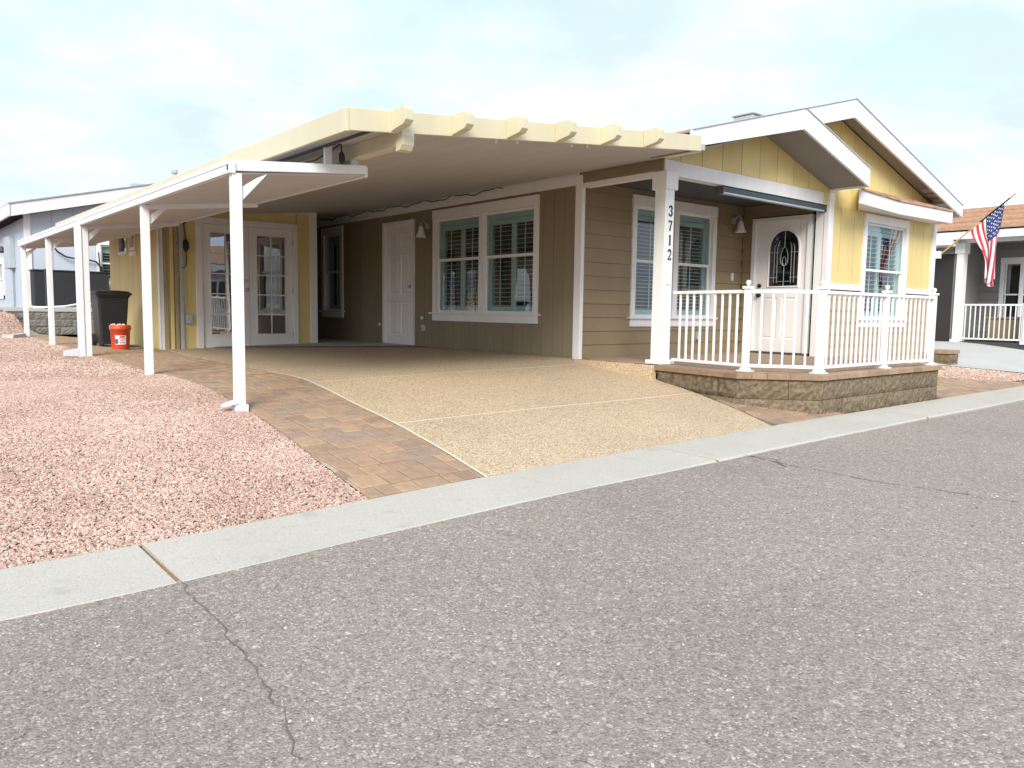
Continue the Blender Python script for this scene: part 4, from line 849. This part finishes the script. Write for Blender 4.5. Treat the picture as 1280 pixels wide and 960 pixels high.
t = MB(); t.tube([SF.p(3.88, 1.32, .02), SF.p(3.89, 1.1, .04), SF.p(3.90, 1.0, .04)], .008, 6); t.tube([SF.p(3.90, 1.03, .04), SF.p(3.90, .98, .05), SF.p(3.90, .90, .05), SF.p(3.90, .84, .04)], [.015, .045, .045, .015], 8)
t.tube([SF.p(3.90, .86, .04), SF.p(3.91, .72, .03), SF.p(3.90, .64, .03), SF.p(3.87, .60, .03), SF.p(3.82, .595, .03)], .008, 6); t.tube([SF.p(3.86, 1.30, .0), SF.p(3.92, 1.30, .0)], .03, 6)
tag(t.build('cable', rubber), 'black power cable with an adaptor hanging on the yellow wall beside the French doors', 'cable')
# ================================================================ bin and bucket
bx, by = 2.98, 13.35; bz = ground(bx, by)
bn = thing('wheeled_bin', (bx, by, bz), 'tall black wheeled rubbish bin with lid closed behind the orange bucket', 'bin')
m = MB()
def rr(cx, cy, hx, hy, z, r=.04):
    o = []
    for sx, sy, a0 in ((1, 1, 0), (-1, 1, 90), (-1, -1, 180), (1, -1, 270)):
        for k in range(4): a = math.radians(a0 + k * 30); o.append((cx + sx * (hx - r) + r * math.cos(a), cy + sy * (hy - r) + r * math.sin(a), z))
    return o
m.rings([rr(bx, by, .205, .22, bz + .05), rr(bx, by, .225, .25, bz + .45), rr(bx, by, .25, .29, bz + .86), rr(bx, by, .27, .31, bz + .87), rr(bx, by, .27, .31, bz + .90)]); m.build('body', black, bn)
m = MB(); m.rings([rr(bx, by, .29, .34, bz + .902), rr(bx, by, .295, .345, bz + .935), rr(bx, by - .02, .25, .28, bz + .975), rr(bx, by - .03, .12, .15, bz + .99)]); m.build('lid', black, bn, smooth=False)
for s in (-1, 1):
    m = MB(); m.tube([(bx + s * .20, by + .21, bz + .10), (bx + s * .27, by + .21, bz + .10)], .10, 16); w = m.build('wheel', rubber, bn); m = MB(); m.tube([(bx + s * .272, by + .21, bz + .10), (bx + s * .278, by + .21, bz + .10)], .05, 12); m.build('hub', galv, w)
    m = MB(); m.box(bx + s * .18 - .03, bx + s * .18 + .03, by - .21, by - .13, bz, bz + .06); m.build('foot', black, bn)
m = MB(); m.tube([(bx - .24, by + .33, bz + .86), (bx - .24, by + .39, bz + .88), (bx + .24, by + .39, bz + .88), (bx + .24, by + .33, bz + .86)], .014, 8); m.build('handle', black, bn)
bn.scale = (.88, .88, .88)
ux, uy = 2.93, 12.55; uz = ground(ux, uy) + .004
bk = thing('bucket', (ux, uy, uz), 'orange plastic bucket full of pale stones standing in front of the black bin', 'bucket')
m = MB(); m.lathe((ux, uy, uz), [(.125, 0), (.13, .01), (.148, .30), (.16, .305), (.16, .33), (.156, .335), (.158, .345), (.158, .365), (.148, .372), (.143, .365), (.14, .33)], 24); m.build('pail', orange, bk, smooth=True)
m = MB(); m.tube([(ux + .165 * math.cos(a), uy - .02 - .03 * math.sin(a), uz + .335 - .085 * math.sin(a)) for a in (k * math.pi / 12 for k in range(13))], .004, 5); m.build('bail_handle', steel, bk)
m = MB()
for k in range(26):
    a, r = random.uniform(0, 6.28), random.uniform(0, .12); c = Vector((ux + r * math.cos(a), uy + r * math.sin(a), uz + .355 + random.uniform(0, .02)))
    rd = random.uniform(.018, .032); m.lathe(c, [(rd * .4, -rd * .8), (rd, 0), (rd * .55, rd * .6)], 6)
stuff(m.build('stones', stonem, bk))
cl = [paint('label_white', (.8, .8, .8), .5, .01), paint('label_blue', (.05, .09, .35), .5, .01), paint('label_red', (.65, .03, .03), .5, .01)]
def patch(a0, a1, z0, z1, off, mi, mb):
    n = 5; q = []
    for k in range(n + 1):
        a = math.radians(a0 + (a1 - a0) * k / n)
        for z in (z0, z1): r = .13 + (z - .01) * .0621 + off; q.append((ux + r * math.cos(a), uy + r * math.sin(a), uz + z))
    mb.add(q, [(2 * k, 2 * k + 2, 2 * k + 3, 2 * k + 1) for k in range(n)], mi)
m = MB(); patch(225, 292, .075, .215, .001, 0, m); patch(225, 243, .085, .16, .002, 1, m)
for z in (.095, .125, .155, .18): patch(245 + (z * 130) % 9, 288 - (z * 170) % 12, z, z + .012, .002, 2, m)
patch(255, 282, .195, .208, .002, 2, m); m.build('printed_label', cl, bk)
bk.scale = (.92, .92, .95)
# concrete splash block by the last post
tag((lambda mb: (mb.loft([(1.95, 15.5, -.60), (2.18, 15.7, -.60), (2.14, 15.95, -.60), (1.8, 15.7, -.60)], [(1.97, 15.52, -.52), (2.17, 15.7, -.50), (2.13, 15.93, -.49), (1.83, 15.7, -.52)]), mb.build('splash_block', concrete))[1])(MB()), 'flat concrete splash block lying in the gravel by the last awning post', 'splash block')
# ================================================================ flag
fl_ = thing('flag', (14.2, 5.7, 1.07), 'United States flag on a slanted pole at the corner of the yellow house', 'flag')
P0 = Vector((14.22, 5.68, 1.06)); P1 = Vector((14.3, 4.62, 1.99)); 
m = MB(); m.tube([P0, P0.lerp(P1, .55)], .013, 8); m.build('pole', wood, fl_)
m = MB(); m.tube([P0.lerp(P1, .55), P0.lerp(P1, .93)], .013, 8); m.build('pole', bronze, fl_); m = MB(); m.tube([P0.lerp(P1, .93), P0.lerp(P1, 1.0)], .015, 8); m.build('pole_tip', wood, fl_)
m = MB(); m.box(14.17, 14.24, 5.66, 5.73, 1.0, 1.12); m.build('bracket', white, fl_)
NU, NV = 52, 40; m = MB(); vs = []
for j in range(NV + 1):
    fy = j / NV                                            # along the fly, hanging down
    for i in range(NU + 1):
        h_ = i / NU                                        # 0 = canton end of the hoist near the tip
        a = P1.lerp(P0, .14 + .43 * h_)
        endy = 4.85 + .10 * h_; e = sm(0, .75, fy)
        y = a.y + (endy - a.y) * e; drop = fy * (1.14 - .42 * h_ + .22 * math.sin(h_ * 3.1))
        z = a.z - drop; x = a.x + .09 * math.sin(h_ * 11 + fy * 1.6) * fy ** .7 * (.5 + .5 * fy) + .03 * math.sin(fy * 5 + h_ * 3) * fy
        vs.append((x, y + .035 * math.sin(h_ * 15 + fy * 2.5) * fy, z))
fs = []; mi = []
for j in range(NV):
    for i in range(NU):
        s_ = int(i / NU * 13); c_ = i / NU < 7 / 13 and j / NV < .36
        fs.append((j * (NU + 1) + i, j * (NU + 1) + i + 1, (j + 1) * (NU + 1) + i + 1, (j + 1) * (NU + 1) + i)); mi.append(2 if c_ else (1 if s_ % 2 == 0 else 0))
m.v = vs; m.f = fs; m.mi = mi; cloth = m.build('cloth', [fwhite, fred, fblue], fl_, smooth=True)
m = MB(); G = lambda i, j: Vector(vs[min(NV, max(0, j)) * (NU + 1) + min(NU, max(0, i))])
for r in range(9):
    for c_ in range(11):
        if (r + c_) % 2: continue
        i = int((r + 1) / 10 * 7 / 13 * NU); j = int((c_ + 1) / 12 * .36 * NV); c0 = G(i, j); ex = (G(i + 1, j) - G(i - 1, j)).normalized(); ey = (G(i, j + 1) - G(i, j - 1)).normalized(); nn = ex.cross(ey).normalized()
        for sgn in (-1, 1):
            q = [c0 + nn * .004 * sgn + (ex * math.cos(k * math.pi / 5) + ey * math.sin(k * math.pi / 5)) * (.016 if k % 2 == 0 else .0065) for k in range(10)]; m.add(q, [tuple(range(10))])
m.build('star', fwhite, fl_)
# ================================================================ pillar at the right of the porch
pi_ = thing('block_pillar', (14.1, 5.4, -.95), 'short block pillar with a reddish cap beside the far end of the porch', 'pillar')
for r in range(3):
    z0 = -1.02 + r * .135; block((13.92, 5.32), (14.32, 5.32), z0, z0 + .131, (0, -1), None, splitf, 'wall_block', pi_, depth=.3)
m = MB(); m.box(13.9, 14.34, 5.30, 5.64, -.612, -.55); m.build('cap_brick', capst, pi_, bevel=.006)
# ================================================================ pale blue house behind
bh = thing('blue_house', (2.7, 19, -.12), 'pale blue gabled house beyond the awning on higher ground', 'house')
BF = F((0, 19, 0), (1, 0, 0), (0, -1, 0)); BL = F((2.7, 0, 0), (0, 1, 0), (-1, 0, 0))
btop = lambda x: 1.84 + .25 * (x - 2.7) if x < 7.2 else 1.84 + .25 * (11.7 - x)
boards(BF, bh, blue, 2.78, 11.7, -.15, 1.8, [(4.02, 5.0, .45, 1.44)], .405, True, 'siding_board', gap=.006, thick=.03, top=btop)
boards(BL, bh, blue, 19.1, 31, -.15, 1.80, [(22.4, 23.3, .15, 1.1)], .405, True, 'siding_board', gap=.006, thick=.03)
m = MB(); m.box(2.95, 11.6, 19.3, 31, -.2, 1.7); m.build('interior', dark, bh)
m = MB(); BF.box(m, 2.68, 2.79, -.15, 1.87, -.02, .03); BL.box(m, 18.98, 19.09, -.15, 1.87, -.02, .022); m.build('corner_board', white, bh)
m = MB(); BF.box(m, 2.7, 11.7, -.25, -.06, -.05, .04); BL.box(m, 19, 31, -.25, -.06, -.05, .038); m.build('base_trim', concrete, bh)
def bslab(xa, xb_, y0, y1, t, dz, name, mat):
    zf = lambda x: 2.03 + .25 * (x - 2.4) if x <= 7.2 else 2.03 + .25 * (12 - x)
    m = MB(); m.loft([(xa, y0, zf(xa) + dz), (xb_, y0, zf(xb_) + dz), (xb_, y0, zf(xb_) + dz - t), (xa, y0, zf(xa) + dz - t)], [(xa, y1, zf(xa) + dz), (xb_, y1, zf(xb_) + dz), (xb_, y1, zf(xb_) + dz - t), (xa, y1, zf(xa) + dz - t)]); return m.build(name, mat, bh)
bslab(2.4, 7.2, 18.66, 31, .05, -.03, 'roof_deck', soffit); bslab(7.2, 12, 18.66, 31, .05, -.03, 'roof_deck', soffit)
bslab(2.38, 7.2, 18.62, 31, .028, 0, 'shingles', greyroof); bslab(7.2, 12.02, 18.62, 31, .028, 0, 'shingles', greyroof)
bslab(2.4, 7.2, 18.64, 18.68, .24, -.032, 'rake_board', bluefas); bslab(7.2, 12, 18.64, 18.68, .24, -.032, 'rake_board', bluefas)
m = MB(); m.box(2.37, 2.41, 18.64, 31, 1.76, 2.0); m.build('eave_fascia', bluefas, bh)
m = MB(); m.tube([(5.99, 20, 2.8), (5.99, 20, 3.2)], .05, 8); m.tube([(5.99, 20, 3.2), (5.99, 20, 3.28)], .08, 8); m.build('roof_pipe', galv, bh)
m = MB(); m.box(4.9, 5.3, 19.4, 19.7, 2.6, 2.78); m.build('roof_vent', galv, bh)
window(BF, bh, 4.0, 5.02, .40, 1.46, (.5,), shut=1, apron=False); window(BL, bh, 22.4, 23.3, .12, 1.1, (.5,), shut=0, apron=False, glass=darkglass)
mt_ = MB(); BL.box(mt_, 20.5, 21.25, .80, 1.50, 0, .12); me_ = mt_.build('meter_box', galv, bh, bevel=.01)
m = MB(); m.tube([BL.p(20.7, .8, .05), BL.p(20.7, -.1, .05)], .03, 8); m.tube([BL.p(20.85, .8, .05), BL.p(20.85, -.1, .05)], .02, 8); m.build('conduit', galv, me_)
m = MB(); c = BL.p(21.9, 1.27, .08); m.lathe(c, [(.02, .08), (.05, .05), (.06, -.03), (.03, -.08)], 8); m.tube([BL.p(21.9, 1.3, 0), c], .02, 6); m.build('outside_light', darkgrey, bh)
t = MB(); t.tube([(3.2, 18.93, 1.2), (3.25, 18.92, 1.12), (3.4, 18.9, 1.02), (3.6, 18.9, .98), (3.85, 18.9, .97), (3.98, 18.9, .94), (4.08, 18.9, .82), (4.1, 18.9, .6), (4.1, 18.9, .1)], .018, 6); t.tube([(4.03, 18.88, 1.15), (4.06, 18.88, .6), (4.08, 18.88, .0)], .014, 6)
tag(t.build('hose', rubber), 'dark hose sagging across the pale blue wall above the grey cabinet', 'hose')
# block retaining wall and cabinet
rw = thing('retaining_wall', (3, 17.95, -.6), 'low grey stone block retaining wall below the blue house', 'retaining wall')
for r in range(3):
    z0 = -.60 + r * .155; x = 2.2 - (.22 if r % 2 else 0)
    while x < 6: block((max(2.2, x), 17.95), (x + .44, 17.95), z0, z0 + .150, (0, -1), None, greyblk, 'wall_block', rw, .02, .25); x += .445
m = MB(); m.box(2.18, 6.0, 17.92, 18.25, -.137, -.09); m.build('cap_stone', concrete, rw)
for (z, mt__) in ((0, 0),):
    m = MB(); m.box(2.2, 6.1, 18.25, 19, -.6, -.115); struct(m.build('terrace', concrete))
cb = thing('utility_cabinet', (3.4, 18.6, -.11), 'dark grey metal cabinet standing on the terrace before the blue wall', 'cabinet')
m = MB(); m.box(2.72, 4.1, 18.35, 18.8, -.02, .68); m.build('body', cabinet, cb, bevel=.01)
m = MB(); m.box(2.70, 4.12, 18.33, 18.82, .682, .71); m.build('lid', cabinet, cb, bevel=.01); m = MB(); m.box(2.90, 2.955, 18.30, 18.348, -.11, .72); m.build('corner_post', darkgrey, cb)
m = MB(); m.box(3.46, 3.58, 18.335, 18.349, .0, .68); m.build('door_panel', darkgrey, cb)
m = MB(); m.box(2.75, 4.07, 18.38, 18.77, -.115, -.02); m.build('plinth', concrete, cb)
t = MB(); t.tube([(2.66, 18.2, -.06), (2.9, 18.15, -.05), (3.2, 18.12, -.03), (3.45, 18.15, .02), (3.55, 18.15, -.01), (3.7, 18.15, .03)], .02, 6); tag(t.build('hose', awhite), 'white hose lying along the top of the low grey block wall', 'hose')
# ================================================================ neighbour to the right
rh = thing('neighbour_house', (20, 6, -.6), 'grey neighbouring house with brown shingle roof and corner porch beside the concrete driveway', 'house')
RW = F((20.0, 0, 0), (0, 1, 0), (-1, 0, 0)); RBk = F((21.5, 0, 0), (0, 1, 0), (-1, 0, 0))
boards(RW, rh, greysid, 7.66, 20, -.62, 1.8, [(7.66, 8.5, -.7, 1.5)], .2, False, 'siding_plank', gap=.003, thick=.04, lap=.014)
m = MB(); RW.box(m, 7.66, 8.5, -.62, 1.5, -.06, -.03); m.build('carport_door', paint('dark_brown_door', (.03, .026, .024), .6, .1), rh)
boards(RBk, rh, greysid, 5.9, 7.6, -.55, 1.8, [(6.25, 7.05, -.3, 1.45)], .2, False, 'siding_plank', gap=.003, thick=.04, lap=.014)
window(RBk, rh, 6.2, 7.15, -.33, 1.46, (.5,), shut=0, glass=darkglass, apron=False, cas=.10, head=.12)
m = MB(); RBk.box(m, 6.63, 6.72, -.25, 1.35, -.01, .03); m.build('mullion', white, rh)
m = MB(); m.box(20.02, 21.5, 7.6, 7.66, -.55, 1.8); m.build('porch_end_wall', greysid, rh)
m = MB(); m.box(21.54, 26, 5.9, 20, -.6, 1.8); m.box(20.1, 21.54, 7.7, 20, -.6, 1.8); m.build('interior', dark, rh)
m = MB(); m.box(19.95, 21.5, 5.85, 7.6, -.75, -.56); m.build('porch_slab', darkgrey, rh)
for (y, w) in ((7.5, .13), (6.02, .15)):
    m = MB(); m.box(19.95, 19.95 + 2 * w, y - w / 2, y + w / 2 + .02, -.58, 1.74); cc_ = m.build('column', white, rh, bevel=.01)
    m = MB(); m.box(19.92, 19.98 + 2 * w, y - w / 2 - .03, y + w / 2 + .05, -.585, -.52); m.build('column_base', white, cc_)
    m = MB(); m.box(19.92, 19.98 + 2 * w, y - w / 2 - .03, y + w / 2 + .05, 1.5, 1.738); m.build('column_cap', white, cc_)
m = MB(); m.box(19.97, 20.15, 5.9, 7.7, 1.742, 1.86); m.build('porch_beam', white, rh)
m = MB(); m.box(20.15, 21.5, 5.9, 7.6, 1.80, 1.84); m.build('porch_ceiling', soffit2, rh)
m = MB(); m.box(19.6, 19.64, 5.4, 20, 1.80, 2.0); m.build('eave_fascia', white, rh)
m = MB(); m.box(19.64, 20.0, 5.4, 20, 1.82, 1.84); m.build('soffit', soffit, rh)
m = MB(); m.box(19.3, 20.0, 7.55, 8.7, 1.66, 1.78); m.build('door_hood', white, rh)
for r in range(22):
    xa, za = 19.56 + r * .14, 2.0 + r * .14 * .28
    m = MB(); m.loft([(xa, 5.35, za), (xa + .17, 5.35, za + .045), (xa + .17, 5.35, za + .052), (xa, 5.35, za + .026)], [(xa, 20, za), (xa + .17, 20, za + .045), (xa + .17, 20, za + .052), (xa, 20, za + .026)])
    stuff(m.build('shingle_course', shingle, rh))
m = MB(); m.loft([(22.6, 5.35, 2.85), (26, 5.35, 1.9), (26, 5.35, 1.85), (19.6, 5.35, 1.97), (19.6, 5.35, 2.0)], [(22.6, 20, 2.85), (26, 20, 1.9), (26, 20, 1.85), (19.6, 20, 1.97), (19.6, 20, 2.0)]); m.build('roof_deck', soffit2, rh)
m = MB(); m.box(20.02, 26, 5.9, 5.94, 1.85, 1.96); m.build('gable_trim', white, rh)
nr = thing('porch_railing', (20.05, 6.8, -.55), 'small white railing between two columns of the grey neighbouring porch', 'railing')
for (z, hh) in ((.30, .02), (-.49, .018)):
    m = MB(); m.box(20.0, 20.04, 6.12, 7.42, z - hh, z + hh); m.build('handrail' if z > 0 else 'bottom_rail', white, nr)
m = MB(); m.box(20.01, 20.03, 6.18, 6.20, -.475, .283); b0 = m.build('baluster', white, nr)
for k in range(1, 12): again(b0, 0, k * .104, 0)
for y in (6.135, 7.40):
    m = MB(); m.box(19.99, 20.05, y - .025, y + .025, -.56, .34); m.build('post', white, nr)
ch = thing('storage_box', (20.6, 6.7, -.56), 'tan storage box standing on the neighbouring porch behind the small white railing', 'box')
m = MB(); m.box(20.4, 20.8, 6.35, 7.0, -.50, -.02); m.build('body', tanbox, ch, bevel=.02); m = MB(); m.box(20.37, 20.83, 6.32, 7.03, -.018, .03); m.build('lid', tanbox, ch, bevel=.015)
for y in (6.4, 6.95):
    m = MB(); m.box(20.42, 20.78, y - .03, y + .03, -.56, -.502); m.build('foot', bronze, ch)
# ================================================================ across the street (seen only in the window glass)
oh = thing('street_house', (12, -11, -1), 'pale house across the street mirrored in the panes of the French doors', 'house')
OF = F((0, -10.5, 0), (-1, 0, 0), (0, 1, 0))
m = MB(); OF.box(m, -22, -5, -1.1, 1.6, -6, 0); m.build('wall', blue, oh)
m = MB(); m.loft([(4.4, -9.9, 1.6), (22.6, -9.9, 1.6), (22.6, -9.9, 1.82), (4.4, -9.9, 1.82)], [(4.4, -10.4, 1.6), (22.6, -10.4, 1.6), (22.6, -10.4, 1.82), (4.4, -10.4, 1.82)]); m.build('eave_fascia', white, oh)
m = MB(); m.loft([(4.4, -9.9, 1.83), (22.6, -9.9, 1.83), (22.6, -13.5, 2.9), (4.4, -13.5, 2.9)], [(4.4, -9.9, 1.87), (22.6, -9.9, 1.87), (22.6, -13.5, 2.94), (4.4, -13.5, 2.94)]); m.loft([(4.4, -17, 1.83), (22.6, -17, 1.83), (22.6, -13.5, 2.9), (4.4, -13.5, 2.9)], [(4.4, -17, 1.87), (22.6, -17, 1.87), (22.6, -13.5, 2.94), (4.4, -13.5, 2.94)]); m.build('roof', shingle, oh)
for (a, b) in ((-9, -7), (-13.5, -11.5), (-19, -16.5)):
    m = MB(); OF.box(m, a, b, -.2, 1.3, 0, .05); w = m.build('window', white, oh); m = MB(); OF.box(m, a + .1, (a + b) / 2 - .05, -.1, 1.2, .051, .06); OF.box(m, (a + b) / 2 + .05, b - .1, -.1, 1.2, .051, .06); m.build('pane', darkgrey, w)
